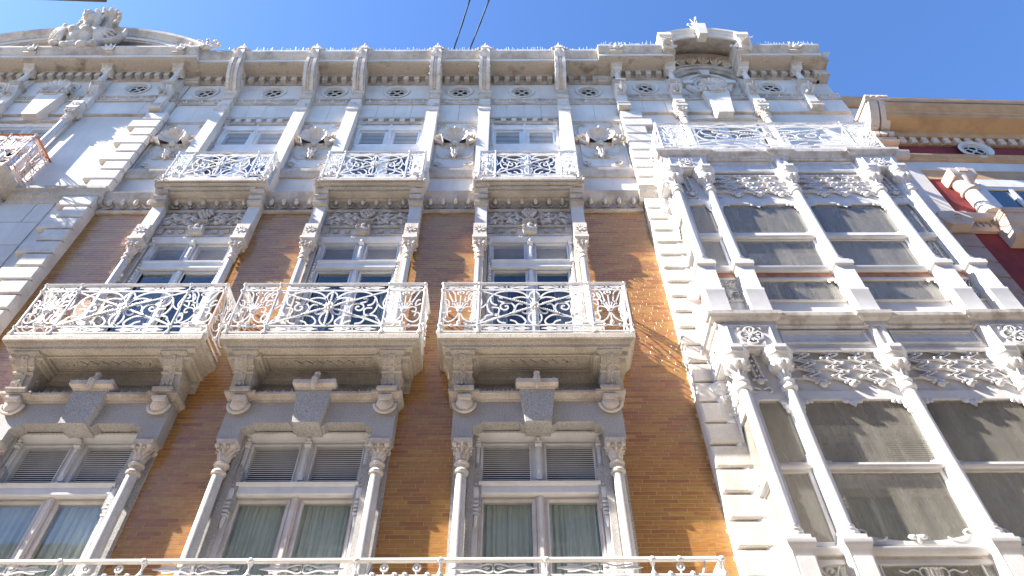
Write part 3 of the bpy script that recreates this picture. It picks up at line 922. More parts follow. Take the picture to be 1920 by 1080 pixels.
def mid_balcony():
    s = MB()
    HW = 1.335
    YF = -0.645
    s.rl([(-HW + 0.10, HW - 0.10, YF + 0.12, 0.0, 7.935), (-HW + 0.08, HW - 0.08, YF + 0.085, 0.0, 7.945), (-HW + 0.075, HW - 0.075, YF + 0.08, 0.0, 7.985), (-HW + 0.03, HW - 0.03, YF + 0.035, 0.0, 8.02),
          (-HW + 0.025, HW - 0.025, YF + 0.03, 0.0, 8.035), (-HW, HW, YF, 0.0, 8.042), (-HW, HW, YF, 0.0, 8.118), (-HW + 0.012, HW - 0.012, YF + 0.012, 0, 8.135)])
    s.rl([(-HW + 0.03, HW - 0.03, YF + 0.03, 0, 8.13), (-HW + 0.03, HW - 0.03, YF + 0.03, 0, 8.165)])
    # soffit frame around a sunk carved panel
    zt = 7.937
    def bar(x0, x1, y0, y1, d):
        s.box(x0, x1, y0, y1, zt - d, zt + 0.01)
    for x0, x1, y0, y1 in ((-0.74, 0.74, -0.445, -0.41), (-0.74, 0.74, -0.135, -0.10)):
        bar(x0, x1, y0, y1, 0.03)
    for x0, x1 in ((-0.775, -0.74), (0.74, 0.775)):
        bar(x0, x1, -0.445, -0.10, 0.029)
    for x0, x1, y0, y1 in ((-0.69, 0.69, -0.385, -0.37), (-0.69, 0.69, -0.175, -0.16)):
        bar(x0, x1, y0, y1, 0.018)
    # wall mouldings below the slab
    s.mold(-1.2, 1.2, [(0.0, 7.62), (-0.02, 7.62), (-0.03, 7.72), (-0.06, 7.74), (-0.065, 7.80), (-0.09, 7.83), (-0.095, 7.90), (-0.10, 7.938), (0.0, 7.938)])
    # stepped blocks the brackets grow from
    for sx in (-1, 1):
        x = sx * 1.0
        s.rl([(x - 0.21, x + 0.21, -0.47, 0, 7.78), (x - 0.21, x + 0.21, -0.48, 0, 7.86), (x - 0.24, x + 0.24, -0.51, 0, 7.875), (x - 0.24, x + 0.24, -0.515, 0, 7.94)]) if False else None
        s.rl([(x - 0.19, x + 0.19, -0.42, 0, 7.80), (x - 0.20, x + 0.20, -0.44, 0, 7.855), (x - 0.225, x + 0.225, -0.475, 0, 7.865), (x - 0.225, x + 0.225, -0.485, 0, 7.94)])
    sl = s.build("balcony", 'slab', B)
    for sx in (-1, 1):
        b = MB(); scroll_bracket(b, sx * 0.985, 0.125, -0.50, -0.28, 7.452, 7.937, 0.045)
        for k in range(3):
            b.leaf((sx * 0.985 + (k - 1) * 0.03, -0.30, 7.45), (sx * 0.985 + (k - 1) * 0.06, -0.345, 7.535 - 0.015 * abs(k - 1)), (0, -1, 0), 0.045, 0.03, 3)
        b.build("bracket", 'slab', sl)
    # low relief interlace on the soffit panel
    c = MB()
    def onsoff(p):
        return [(x, y, zt - 0.004) for x, y in p]
    for k in range(6):
        x = -0.36 + k * 0.144
        c.tube(onsoff([(x - 0.08, -0.27), (x, -0.335), (x + 0.08, -0.27), (x, -0.205), (x - 0.08, -0.27)]), 0.011, 4)
    for s_ in (-1, 1):
        for q in ([(0.36, -0.27), (0.43, -0.33), (0.52, -0.33), (0.57, -0.27), (0.53, -0.22), (0.48, -0.25), (0.50, -0.29)], [(0.40, -0.22), (0.48, -0.20), (0.58, -0.21), (0.64, -0.24)], [(0.44, -0.31), (0.54, -0.35), (0.63, -0.33)]):
            c.tube(onsoff(smooth([(s_ * a, b) for a, b in q], 3)), 0.010, 4)
    c.build("interlace_relief", 'slab', sl)
    railing(sl, 1.325, [0.80], -0.60, -0.005, (8.205, 8.325, 9.055, 9.195))
    return sl
_b0 = mid_balcony(); _b0.location.x = CX[2]
for c in CX[:2]:
    copy_tree(_b0, B, (c, 0, 0))

# ================================================================== middle storey windows
def shaft_base(mb, x, y, z0, r):
    mb.crl(x, y, [(r * 1.75, r * 1.75, z0), (r * 1.75, r * 1.75, z0 + 0.05)])
    mb.lathe([(r * 1.6, z0 + 0.05), (r * 1.7, z0 + 0.075), (r * 1.35, z0 + 0.11), (r * 1.4, z0 + 0.135), (r * 1.05, z0 + 0.16)], x, y, 14)

def carved_block(mb, x, hw, y0, y1, z0, z1):
    """squared block with a rosette and leaves cut on its face"""
    mb.box(x - hw, x + hw, y0, y1, z0, z1)
    zc = (z0 + z1) / 2
    mb.ball((x, y0, zc - 0.03), (0.035, 0.02, 0.03), 7, 4)
    for k in range(7):
        a = pi * (k + 0.0) / 6
        mb.leaf((x + 0.02 * cos(a), y0 - 0.004, zc - 0.03 + 0.02 * sin(a)), (x + hw * 0.85 * cos(a), y0 - 0.012, zc - 0.04 + (z1 - z0) * 0.42 * sin(a)), (0, -1, 0), 0.04, 0.012, 3)

def vine_leaf(mb, x, z, r, rot, y, d=0.03):
    pts = []
    for k in range(15):
        a = rot + 2 * pi * k / 15
        rr = r * (1.0 if k % 3 == 0 else (0.62 if k % 3 == 1 else 0.55))
        pts.append((x + rr * cos(a), z + rr * sin(a)))
    ctr = (x, y - d, z)
    n = len(pts)
    vs_ = [ctr] + [(a, y - d * 0.45, b) for a, b in pts] + [(a, y + 0.01, b) for a, b in pts]
    fs = [(0, 1 + i, 1 + (i + 1) % n) for i in range(n)] + [(1 + i, 1 + n + i, 1 + n + (i + 1) % n, 1 + (i + 1) % n) for i in range(n)]
    mb.add(vs_, fs)

def mid_surround():
    p = MB()
    # carved head of the opening
    for s_ in (-1, 1):
        p.box(s_ * 0.735, s_ * 0.80, -0.03, 0.2, 8.12, 11.2)                    # jambs
        p.box(s_ * 0.80, s_ * 0.865, -0.01, 0.2, 8.12, 11.2)
    p.box(-0.74, 0.74, 0.02, 0.2, 11.385, 11.88)
    p.box(-0.74, 0.74, 0.03, 0.2, 11.19, 11.384)
    p.box(-0.74, -0.62, -0.03, 0.2, 11.215, 11.383).box(0.62, 0.74, -0.03, 0.2, 11.215, 11.383)
    p.mold(-0.735, 0.735, [(0.0, 11.385), (-0.05, 11.385), (-0.055, 11.41), (-0.03, 11.425), (0.0, 11.425)])
    p.mold(-0.735, 0.735, [(0.1, 11.16), (-0.02, 11.16), (-0.03, 11.185), (-0.01, 11.215), (0.1, 11.215)])
    sr = p.build("window_surround", 'limestone', B)
    for x in (-0.5, -0.295, 0.295, 0.5):
        MB().rl([(x - 0.045, x + 0.045, -0.025, 0.05, 11.255), (x - 0.045, x + 0.045, -0.035, 0.05, 11.262), (x - 0.045, x + 0.045, -0.035, 0.05, 11.335)]).build("dentil", 'limestone', sr)
    k = MB()
    k.rl([(-0.115, 0.115, -0.10, 0, 11.17), (-0.125, 0.125, -0.13, 0, 11.22), (-0.125, 0.125, -0.13, 0, 11.28)])
    k.box(-0.10, 0.10, -0.06, 0, 11.28, 11.47)
    k.rl([(-0.11, 0.11, -0.09, 0, 11.47), (-0.125, 0.125, -0.12, 0, 11.49), (-0.125, 0.125, -0.12, 0, 11.53)])
    k.ball((0, -0.11, 11.33), (0.05, 0.045, 0.05), 8, 5); k.ball((0, -0.11, 11.40), (0.032, 0.03, 0.055), 7, 4)
    for s_ in (-1, 1):
        k.leaf((s_ * 0.02, -0.1, 11.28), (s_ * 0.11, -0.13, 11.36), (0, -1, 0), 0.06, 0.02, 3); k.ball((s_ * 0.11, -0.13, 11.29), 0.025, 6, 4)
    k.build("keystone", 'limestone', sr)
    v = MB(); random.seed(21)
    for s_ in (-1, 1):
        for (x, z, r) in ((0.2, 11.68, 0.10), (0.34, 11.60, 0.12), (0.36, 11.76, 0.11), (0.50, 11.66, 0.12), (0.60, 11.78, 0.10), (0.64, 11.56, 0.11), (0.24, 11.53, 0.09), (0.50, 11.50, 0.08), (0.22, 11.80, 0.08)):
            vine_leaf(v, s_ * x, z, r, random.uniform(0, 6), 0.01, random.uniform(0.06, 0.09))
        v.tube([(s_ * a, -0.045, b) for a, b in smooth([(0.1, 11.6), (0.25, 11.72), (0.42, 11.6), (0.58, 11.7), (0.7, 11.62)], 4)], 0.016, 5)
    for row, n in enumerate((1, 2, 3, 4, 3)):
        for i in range(n):
            v.ball(((i - (n - 1) / 2) * 0.068, -0.07, 11.58 + row * 0.062), (0.038, 0.05, 0.036), 7, 5)
    v.build("vine_relief", 'carved', sr)
    for s_ in (-1, 1):
        x = s_ * 0.865
        c = MB().lathe([(0.064, 8.92), (0.062, 9.4), (0.058, 10.40)], x, -0.10, 16); shaft_base(c, x, -0.10, 8.78, 0.064)
        c.build("column", 'shaft', sr)
        c = MB(); capital(c, x, -0.10, 10.38, 10.82, 0.056, 0.10); c.build("capital", 'carved', sr)
        c = MB(); c.rl([(x - 0.10, x + 0.10, -0.20, 0, 10.82), (x - 0.125, x + 0.125, -0.225, 0, 10.85), (x - 0.125, x + 0.125, -0.225, 0, 10.90), (x - 0.105, x + 0.105, -0.205, 0, 10.93)])
        carved_block(c, x, 0.115, -0.205, 0.0, 10.93, 11.27)
        c.build("carved_block", 'carved', sr)
        c = MB().rl([(x - 0.105, x + 0.105, -0.16, 0.0, 11.27), (x - 0.105, x + 0.105, -0.16, 0.0, 11.86)])
        c.build("pilaster", 'plaster', sr)
        c = MB().rl([(x - 0.15, x + 0.15, -0.24, 0.0, 8.165), (x - 0.15, x + 0.15, -0.24, 0.0, 8.70), (x - 0.165, x + 0.165, -0.255, 0, 8.72), (x - 0.165, x + 0.165, -0.255, 0, 8.76), (x - 0.12, x + 0.12, -0.21, 0, 8.78)])
        c.box(x - 0.10, x + 0.10, -0.25, -0.23, 8.25, 8.62)
        c.build("pedestal", 'plaster', sr)
        # roll brackets that carry the balcony above
        c = MB()
        c.rl([(x - 0.115, x + 0.115, -0.19, 0, 11.86), (x - 0.13, x + 0.13, -0.24, 0, 11.88), (x - 0.13, x + 0.13, -0.25, 0, 11.93), (x - 0.115, x + 0.115, -0.21, 0, 11.95)])
        c.mold(x - 0.118, x + 0.118, [(0, 11.95), (-0.20, 11.95), (-0.27, 11.99), (-0.29, 12.04), (-0.27, 12.08), (-0.24, 12.09), (-0.31, 12.13), (-0.335, 12.18), (-0.31, 12.22), (0, 12.22)])
        c.rl([(x - 0.125, x + 0.125, -0.33, 0, 12.22), (x - 0.15, x + 0.15, -0.37, 0, 12.235), (x - 0.15, x + 0.15, -0.40, 0, 12.30), (x - 0.16, x + 0.16, -0.43, 0, 12.31), (x - 0.16, x + 0.16, -0.43, 0, 12.37)])
        c.leaf((x, -0.36, 12.37), (x, -0.42, 12.50), (0, -1, 0), 0.10, 0.02, 3)
        c.build("roll_bracket", 'limestone', sr)
    return sr

def mid_window():
    f = MB()
    f.rl([(-0.735, 0.735, 0.03, 0.2, 11.03), (-0.735, 0.735, 0.02, 0.2, 11.05), (-0.735, 0.735, -0.015, 0.2, 11.10), (-0.735, 0.735, -0.015, 0.2, 11.145), (-0.735, 0.735, 0.02, 0.2, 11.158)])
    for i in range(26):
        x = -0.68 + i * 1.36 / 25
        f.box(x - 0.012, x + 0.012, -0.022, -0.01, 11.104, 11.142)
    for s_ in (-1, 1):
        carved_strip(f, s_ * 0.695, 0.03, 0.03, 10.56, 11.04)
        x = s_ * 0.695
        f.box(x - 0.033, x + 0.033, 0.05, 0.2, 8.16, 10.56)
        for i in range(9):
            f.ball((x, 0.03, 10.5 - i * 0.07), (0.032, 0.028, 0.03), 6, 4)
    carved_strip(f, 0, 0.034, 0.03, 10.56, 11.04)
    f.rl([(-0.66, 0.66, 0.03, 0.2, 10.33), (-0.66, 0.66, 0.015, 0.2, 10.35), (-0.66, 0.66, 0.015, 0.2, 10.44), (-0.66, 0.66, -0.01, 0.2, 10.465), (-0.66, 0.66, -0.015, 0.2, 10.495), (-0.66, 0.66, 0.05, 0.2, 10.51)])
    for s_ in (-1, 1):
        x0, x1 = (0.085, 0.655) if s_ > 0 else (-0.655, -0.085)
        frame_rect(f, x0 - (0.055 if s_ > 0 else 0.01), x1 + (0.01 if s_ > 0 else 0.055), 10.512, 11.028, 0.034, 0.07, 0.16)
        f.box(s_ * 0.03, s_ * 0.10, 0.075, 0.16, 10.512, 11.028)
        frame_rect(f, x0 - 0.007, x1 - 0.01, 10.522, 11.015, 0.014, 0.055, 0.12)
        x0, x1 = (0.045, 0.66) if s_ > 0 else (-0.66, -0.045)
        frame_rect(f, x0, x1, 8.17, 10.328, 0.05, 0.09, 0.17)
        frame_rect(f, x0 + 0.03, x1 - 0.01, 8.2, 10.30, 0.02, 0.075, 0.14)
    f.box(-0.045, 0.045, 0.065, 0.18, 8.17, 10.328).box(-0.02, 0.02, 0.045, 0.18, 8.17, 10.325)
    fr = f.build("window", 'wood', B)
    sm = slat_mesh(0.55, 0.0292, 0.27).mesh("slat", 'wood', 0)
    for s_ in (-1, 1):
        for i in range(16):
            obj("slat", sm, fr, (s_ * 0.365, 0.095, 10.552 + i * 0.0292))
        x0, x1 = (0.09, 0.635) if s_ > 0 else (-0.635, -0.09)
        MB().box(x0 - 0.01, x1 + 0.01, 0.118, 0.124, 8.2, 10.29).build("pane", 'glass', fr, sharp=0)
        MB().box(x0 - 0.02, x1 + 0.02, 0.17, 0.18, 10.515, 11.02).build("shutter_back", 'dark', fr, sharp=0)
        k = MB(); curtain(k, x0 + (0.3 if s_ > 0 else -0.02), x1 + (0.02 if s_ > 0 else -0.3), 0.45, 8.2, 10.30, 4, 0.02); k.build("curtain", 'curtain_w', fr)
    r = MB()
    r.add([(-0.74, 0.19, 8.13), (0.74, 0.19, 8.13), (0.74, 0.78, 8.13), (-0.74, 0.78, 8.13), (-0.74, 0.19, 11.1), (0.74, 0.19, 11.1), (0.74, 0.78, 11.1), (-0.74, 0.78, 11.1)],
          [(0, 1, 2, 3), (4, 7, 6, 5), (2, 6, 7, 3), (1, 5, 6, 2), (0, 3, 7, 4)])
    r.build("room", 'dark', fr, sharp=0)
    return fr
_s1 = mid_surround(); _s1.location.x = CX[2]
_w1 = mid_window(); _w1.location.x = CX[2]
for c in CX[:2]:
    copy_tree(_s1, B, (c, 0, 0)); copy_tree(_w1, B, (c, 0, 0))

# leaf cornice between the storeys
lc = MB()
lc.mold(BR_L + 0.02, BR_R - 0.02, [(0.1, 11.85), (-0.035, 11.85), (-0.045, 11.875), (-0.06, 11.885), (-0.06, 11.90), (-0.03, 11.915), (-0.03, 12.07), (-0.10, 12.10), (-0.12, 12.13), (-0.13, 12.18), (-0.17, 12.22), (-0.19, 12.27), (-0.195, 12.30), (0.1, 12.335)])
LC = lc.build("leaf_cornice", 'limestone', B)
m_ = MB()
m_.lathe([(0.012, 11.99), (0.028, 12.01), (0.032, 12.05), (0.026, 12.10), (0.02, 12.13)], 0, -0.085, 8)
for s_ in (-1, 1):
    m_.leaf((s_ * 0.01, -0.035, 11.985), (s_ * 0.085, -0.07, 11.965), (0, -1, 0.2), 0.055, 0.03, 3)
    m_.leaf((s_ * 0.006, -0.035, 11.98), (s_ * 0.05, -0.075, 11.905), (0, -1, 0), 0.045, 0.02, 3)
m_.leaf((0, -0.04, 11.99), (0, -0.08, 11.905), (0, -1, 0), 0.04, 0.015, 3)
m_.xf(lambda x, y, z: (x * 1.15, -0.03 + (y + 0.03) * 1.5, 12.0 + (z - 12.0) * 1.12))
leaf_me = m_.mesh("leaf_ornament", 'carved')
xs = []
for a, b in ((BR_L + 0.12, CX[0] - 1.0), (CX[0] + 1.0, CX[1] - 1.0), (CX[1] + 1.0, CX[2] - 1.0), (CX[2] + 1.0, BR_R - 0.06)):
    n = 4
    xs += [a + (b - a) * (i + 0.5) / n for i in range(n)]
for c in CX:
    xs += [c - 0.74 + 1.48 * (i + 0.5) / 6 for i in range(6)]
for x in xs:
    obj("leaf_ornament", leaf_me, LC, (x, 0, 0))

# ================================================================== upper storey
UX = tuple(c - 0.025 for c in CX)     # centres of the upper bays

def upper_balcony():
    s = MB(); HW = 0.955; YF = -0.44
    def row(e, y, z): return (-HW + e, HW - e, y, 0, z)
    s.rl([row(0.2, -0.12, 12.09), row(0.2, -0.15, 12.115), row(0.2, -0.15, 12.13), row(0.17, -0.285, 12.135), row(0.17, -0.29, 12.165), row(0.19, -0.262, 12.168), row(0.19, -0.262, 12.182), row(0.12, -0.33, 12.186), row(0.11, -0.345, 12.20),
          row(0.11, -0.345, 12.218), row(0.135, -0.315, 12.222), row(0.135, -0.315, 12.238), row(0.05, -0.385, 12.242), row(0.03, -0.405, 12.268), row(0.05, -0.38, 12.272), row(0.05, -0.38, 12.286), row(0.0, YF, 12.29), row(0.0, YF, 12.37), row(0.02, YF + 0.02, 12.39)])
    sl = s.build("balcony", 'slab', B)
    for sx in (-1, 1):
        k = MB(); x = sx * 0.93
        for i in range(5):
            a = pi * i / 4
            k.leaf((x, -0.41, 12.30), (x + 0.09 * cos(a), -0.44, 12.31 + 0.11 * sin(a)), (0, -1, 0), 0.06, 0.03, 3)
        k.build("leaf_ornament", 'carved', sl)
    railing(sl, 0.925, [0.62], -0.405, -0.01, (12.42, 12.52, 13.22, 13.345), bar=0.018)
    return sl

def upper_window():
    f = MB()
    f.rl([(-0.70, 0.70, 0.03, 0.2, 15.05), (-0.70, 0.70, 0.0, 0.2, 15.12), (-0.70, 0.70, 0.0, 0.2, 15.19), (-0.70, 0.70, 0.03, 0.2, 15.21)])
    for i in range(24):
        x = -0.65 + i * 1.3 / 23
        f.box(x - 0.012, x + 0.012, -0.008, 0.01, 15.125, 15.185)
    for s_ in (-1, 1):
        carved_strip(f, s_ * 0.70, 0.035, 0.03, 14.4, 15.2)
        f.box(s_ * 0.70 - 0.035, s_ * 0.70 + 0.035, 0.05, 0.2, 12.4, 14.4)
    carved_strip(f, 0, 0.04, 0.03, 14.42, 15.2)
    f.rl([(-0.665, 0.665, 0.04, 0.2, 14.12), (-0.665, 0.665, 0.02, 0.2, 14.15), (-0.665, 0.665, 0.02, 0.2, 14.30), (-0.665, 0.665, -0.005, 0.2, 14.36), (-0.665, 0.665, 0.05, 0.2, 14.39)])
    for s_ in (-1, 1):
        x0, x1 = (0.09, 0.63) if s_ > 0 else (-0.63, -0.09)
        f.box(s_ * 0.035, s_ * 0.09, 0.075, 0.16, 14.39, 15.05)
        frame_rect(f, x0 - 0.045, x1 + 0.03, 14.39, 15.05, 0.055, 0.07, 0.16)
        x0, x1 = (0.045, 0.665) if s_ > 0 else (-0.665, -0.045)
        frame_rect(f, x0, x1, 12.41, 14.12, 0.06, 0.09, 0.17)
        frame_rect(f, x0 + 0.04, x1 - 0.01, 12.45, 14.09, 0.02, 0.075, 0.14)
    f.box(-0.045, 0.045, 0.065, 0.18, 12.41, 14.12)
    fr = f.build("window", 'wood', B)
    sm = slat_mesh(0.52, 0.0575, 0.30).mesh("slat", 'wood', 0)
    for s_ in (-1, 1):
        for i in range(10):
            obj("slat", sm, fr, (s_ * 0.36, 0.09, 14.475 + i * 0.0575))
        x0, x1 = (0.10, 0.62) if s_ > 0 else (-0.62, -0.10)
        MB().box(x0, x1, 0.118, 0.124, 12.45, 14.08).build("pane", 'glass', fr, sharp=0)
        MB().box(x0 - 0.04, x1 + 0.04, 0.17, 0.18, 14.40, 15.04).build("shutter_back", 'room', fr, sharp=0)
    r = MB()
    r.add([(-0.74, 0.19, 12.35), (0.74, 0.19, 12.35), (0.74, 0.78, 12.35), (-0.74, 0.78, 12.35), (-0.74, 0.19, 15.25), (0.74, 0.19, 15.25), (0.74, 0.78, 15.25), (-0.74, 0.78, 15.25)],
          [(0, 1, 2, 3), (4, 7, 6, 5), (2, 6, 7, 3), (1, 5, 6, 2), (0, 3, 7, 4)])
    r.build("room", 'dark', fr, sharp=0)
    return fr

def upper_surround():
    p = MB()
    p.mold(-0.76, 0.76, [(0.1, 15.215), (-0.03, 15.215), (-0.04, 15.24), (-0.04, 15.255), (0.02, 15.26), (0.02, 15.40), (-0.05, 15.41), (-0.06, 15.44), (-0.06, 15.455), (0.1, 15.46)])
    p.box(-0.76, -0.64, -0.035, 0.1, 15.257, 15.41).box(0.64, 0.76, -0.035, 0.1, 15.257, 15.41)
    for s_ in (-1, 1):
        p.box(s_ * 0.735, s_ * 0.865, -0.02, 0.2, 12.35, 15.46)
    sr = p.build("window_surround", 'limestone', B)
    for i in range(5):
        x = -0.46 + i * 0.23
        MB().rl([(x - 0.055, x + 0.055, -0.06, 0.03, 15.262), (x - 0.055, x + 0.055, -0.075, 0.03, 15.275), (x - 0.055, x + 0.055, -0.075, 0.03, 15.36), (x - 0.055, x + 0.055, -0.045, 0.03, 15.385)]).build("dentil", 'plaster', sr)
    return sr

def upper_pilaster(parent_name="pilaster"):
    """pilaster at x=0: shaft, carved capital block, pedestal"""
    p = MB()
    p.rl([(-0.14, 0.14, -0.215, 0, 12.37), (-0.14, 0.14, -0.215, 0, 12.88), (-0.15, 0.15, -0.23, 0, 12.90), (-0.15, 0.15, -0.23, 0, 12.95), (-0.125, 0.125, -0.20, 0, 12.97), (-0.125, 0.125, -0.20, 0, 15.50)])
    pl = p.build(parent_name, 'plaster', B)
    c = MB()
    c.rl([(-0.125, 0.125, -0.205, 0, 15.50), (-0.14, 0.14, -0.225, 0, 15.53), (-0.14, 0.14, -0.225, 0, 15.57), (-0.125, 0.125, -0.205, 0, 15.59)])
    carved_block(c, 0, 0.13, -0.215, 0, 15.59, 15.90)
    c.build("capital", 'carved', pl)
    c = MB()
    c.rl([(-0.12, 0.12, -0.19, 0, 15.90), (-0.12, 0.12, -0.19, 0, 16.08)])
    c.build("necking", 'plaster', pl)
    c = MB()
    c.rl([(-0.13, 0.13, -0.21, 0, 16.08), (-0.145, 0.145, -0.235, 0, 16.11), (-0.145, 0.145, -0.235, 0, 16.15), (-0.125, 0.125, -0.20, 0, 16.17), (-0.125, 0.125, -0.20, 0, 16.30), (-0.15, 0.15, -0.24, 0, 16.33), (-0.155, 0.155, -0.25, 0, 16.39), (-0.14, 0.14, -0.23, 0, 16.41)])
    for s_ in (-1, 1):
        c.ball((s_ * 0.07, -0.23, 16.41), (0.05, 0.03, 0.035), 7, 4)
    c.build("pedestal", 'limestone', pl)
    return pl

def top_console():
    """bulging scroll console under the eaves with bead strip down its face, and an acroterion on top"""
    prof = []
    n = 14
    for i in range(n + 1):
        t = i / n
        z = 16.41 + (17.30 - 16.41) * t
        y = -0.22 - 0.42 * (t ** 0.8) - 0.08 * sin(pi * t)
        prof.append((y, z))
    c = MB()
    full = [(0.0, 16.41)] + prof + [(0.0, 17.30)]
    c.mold(-0.12, 0.12, full)
    rib = [(y - 0.03, z) for y, z in prof]
    for s_ in (-1, 1):
        c.mold(s_ * 0.085 - 0.035, s_ * 0.085 + 0.035, rib + [(y + 0.04, z) for y, z in reversed(prof)])
    co = c.build("console", 'carved', B)
    b = MB()
    for i in range(1, 23):
        t = i / 23
        z = 16.41 + 0.89 * t
        y = -0.22 - 0.42 * (t ** 0.8) - 0.08 * sin(pi * t)
        b.ball((0, y - 0.008, z), (0.024, 0.024, 0.02), 6, 4)
    b.build("bead_strip", 'carved', co)
    d = MB()
    for s_ in (-1, 1):
        pts = smooth([(-0.12, 16.62), (-0.20, 16.75), (-0.30, 16.82), (-0.38, 16.93), (-0.34, 17.03), (-0.27, 17.0), (-0.29, 16.93)], 4)
        d.tube([(s_ * 0.122, a, b_) for a, b_ in pts], 0.016, 5)
        pts = smooth([(-0.32, 17.05), (-0.40, 17.14), (-0.50, 17.20), (-0.56, 17.14), (-0.51, 17.10)], 4)
        d.tube([(s_ * 0.122, a, b_) for a, b_ in pts], 0.014, 5)
        for k in range(4):
            z = 16.55 + 0.19 * k; t = (z - 16.41) / 0.89
            y = -0.22 - 0.42 * (t ** 0.8) - 0.08 * sin(pi * t)
            d.ball((s_ * 0.12, y - 0.01, z), (0.02, 0.03, 0.035), 6, 4)
    d.build("scroll_relief", 'limestone', co)
    # block and leafy acroterion standing before the gutter
    a = MB()
    a.rl([(-0.11, 0.11, -0.66, -0.3, 17.30), (-0.12, 0.12, -0.70, -0.3, 17.36), (-0.12, 0.12, -0.73, -0.3, 17.50), (-0.10, 0.10, -0.71, -0.3, 17.60), (-0.10, 0.10, -0.72, -0.3, 17.70)])
    a.leaf((0, -0.69, 17.36), (0, -0.76, 17.52), (0, -1, 0), 0.18, 0.04, 4)
    for k in range(7):
        t = pi * (0.08 + 0.84 * k / 6)
        a.leaf((0.02 * cos(t), -0.68, 17.64), (0.13 * cos(t), -0.69, 17.70 + (0.30 if k == 3 else 0.19) * sin(t)), (0, -1, 0), 0.09, 0.03, 3)
    for s_ in (-1, 1):
        a.ball((s_ * 0.15, -0.68, 17.69), (0.045, 0.05, 0.04), 7, 5); a.ball((s_ * 0.215, -0.66, 17.70), (0.028, 0.03, 0.03), 6, 4)
    a.rl([(-0.09, 0.09, -0.73, -0.5, 17.70), (-0.05, 0.05, -0.70, -0.5, 17.84), (-0.01, 0.01, -0.66, -0.6, 17.95)])
    a.build("acroterion", 'carved', co)
    return co

_ub = upper_balcony(); _ub.location.x = CX[2]
_uw = upper_window(); _uw.location.x = UX[2]
_us = upper_surround(); _us.location.x = UX[2]
for c, u in zip(CX[:2], UX[:2]):
    copy_tree(_ub, B, (c, 0, 0)); copy_tree(_uw, B, (u, 0, 0)); copy_tree(_us, B, (u, 0, 0))
_pl = upper_pilaster(); _tc = top_console()
first = True
for u in UX:
    for s_ in (-1, 1):
        x = u + s_ * 0.885
        if first:
            _pl.location.x = x; _tc.location.x = x - 0.02; first = False
        else:
            copy_tree(_pl, B, (x, 0, 0)); copy_tree(_tc, B, (x - 0.02, 0, 0))

# plain frieze, string course with lilies, dentil band, eaves
sc_ = MB()
segs = [(BR_L, UX[0] - 1.0), (UX[0] - 0.77, UX[0] + 0.77), (UX[0] + 1.0, UX[1] - 1.0), (UX[1] - 0.77, UX[1] + 0.77), (UX[1] + 1.0, UX[2] - 1.0), (UX[2] - 0.77, UX[2] + 0.77), (UX[2] + 1.0, BR_R)]
def frieze_blocks(a, b, y0, y1, z0, z1, n):
    for k in range(n):
        x0 = a + (b - a) * k / n + 0.003; x1 = a + (b - a) * (k + 1) / n - 0.003
        d = random.uniform(-0.003, 0.003)
        MB().box(x0, x1, y0 + d, y1, z0, z1).build("frieze_block", 'plaster', B, sharp=0)
for i, (a, b) in enumerate(segs):
    frieze_blocks(a, b, -0.055, 0.0, 15.47 if i % 2 else 15.26, 16.04, 4 if i % 2 else 2)
sc_.mold(BR_L - 0.02, BR_R + 0.02, [(0, 16.04), (-0.085, 16.04), (-0.095, 16.065), (-0.07, 16.085), (-0.07, 16.22), (-0.10, 16.24), (-0.105, 16.275), (0, 16.29)])
SC = sc_.build("string_course", 'limestone', B)
lily = MB()
lily.leaf((0, -0.07, 16.10), (0, -0.10, 16.22), (0, -1, 0), 0.055, 0.02, 3)
for s_ in (-1, 1):
    lily.leaf((s_ * 0.01, -0.07, 16.11), (s_ * 0.055, -0.10, 16.15), (0, -1, 0), 0.04, 0.015, 3)
    lily.ball((s_ * 0.04, -0.085, 16.115), 0.018, 6, 4)
lily.box(-0.03, 0.03, -0.095, -0.06, 16.095, 16.12)
lily_me = lily.mesh("lily_ornament", 'carved')
for i, (a, b) in enumerate(segs):
    n = 5 if i % 2 else 3
    if i == 6: n = 4
    for k in range(n):
        obj("lily_ornament", lily_me, SC, (a + (b - a) * (k + 0.5) / n, 0, 0))

def eaves(x0, x1, dy, name="cornice", ret_l=False, ret_r=False):
    m_ = MB()
    # dentil backing and bed mould
    m_.mold(x0, x1, [(0.05, 16.99), (-0.06 - dy, 16.99), (-0.075 - dy, 17.02), (-0.11 - dy, 17.03), (-0.11 - dy, 17.21), (0.05, 17.21)])
    c = m_.build(name, 'limestone', B)
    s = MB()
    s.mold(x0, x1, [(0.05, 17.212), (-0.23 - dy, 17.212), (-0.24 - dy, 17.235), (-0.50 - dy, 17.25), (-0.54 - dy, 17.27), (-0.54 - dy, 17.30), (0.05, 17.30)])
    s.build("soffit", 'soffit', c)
    f = MB()
    f.mold(x0, x1, [(0.05, 17.302), (-0.56 - dy, 17.302), (-0.56 - dy, 17.40), (0.05, 17.40)])
    f.build("fascia", 'plaster', c)
    g_ = MB()
    g_.mold(x0, x1, [(0.05, 17.402), (-0.57 - dy, 17.402), (-0.58 - dy, 17.42), (-0.575 - dy, 17.435), (-0.59 - dy, 17.45), (-0.62 - dy, 17.50), (-0.67 - dy, 17.56), (-0.68 - dy, 17.60), (-0.68 - dy, 17.66), (-0.66 - dy, 17.68), (0.05, 17.70)])
    g_.build("gutter_moulding", 'limestone', c)
    return c
dm = MB().rl([(-0.058, 0.058, -0.225, -0.1, 17.035), (-0.058, 0.058, -0.225, -0.1, 17.208)])
dent_me = dm.mesh("dentil", 'limestone', 0)
C0 = eaves(BR_L - 0.1, BR_R - 0.35, 0.0)
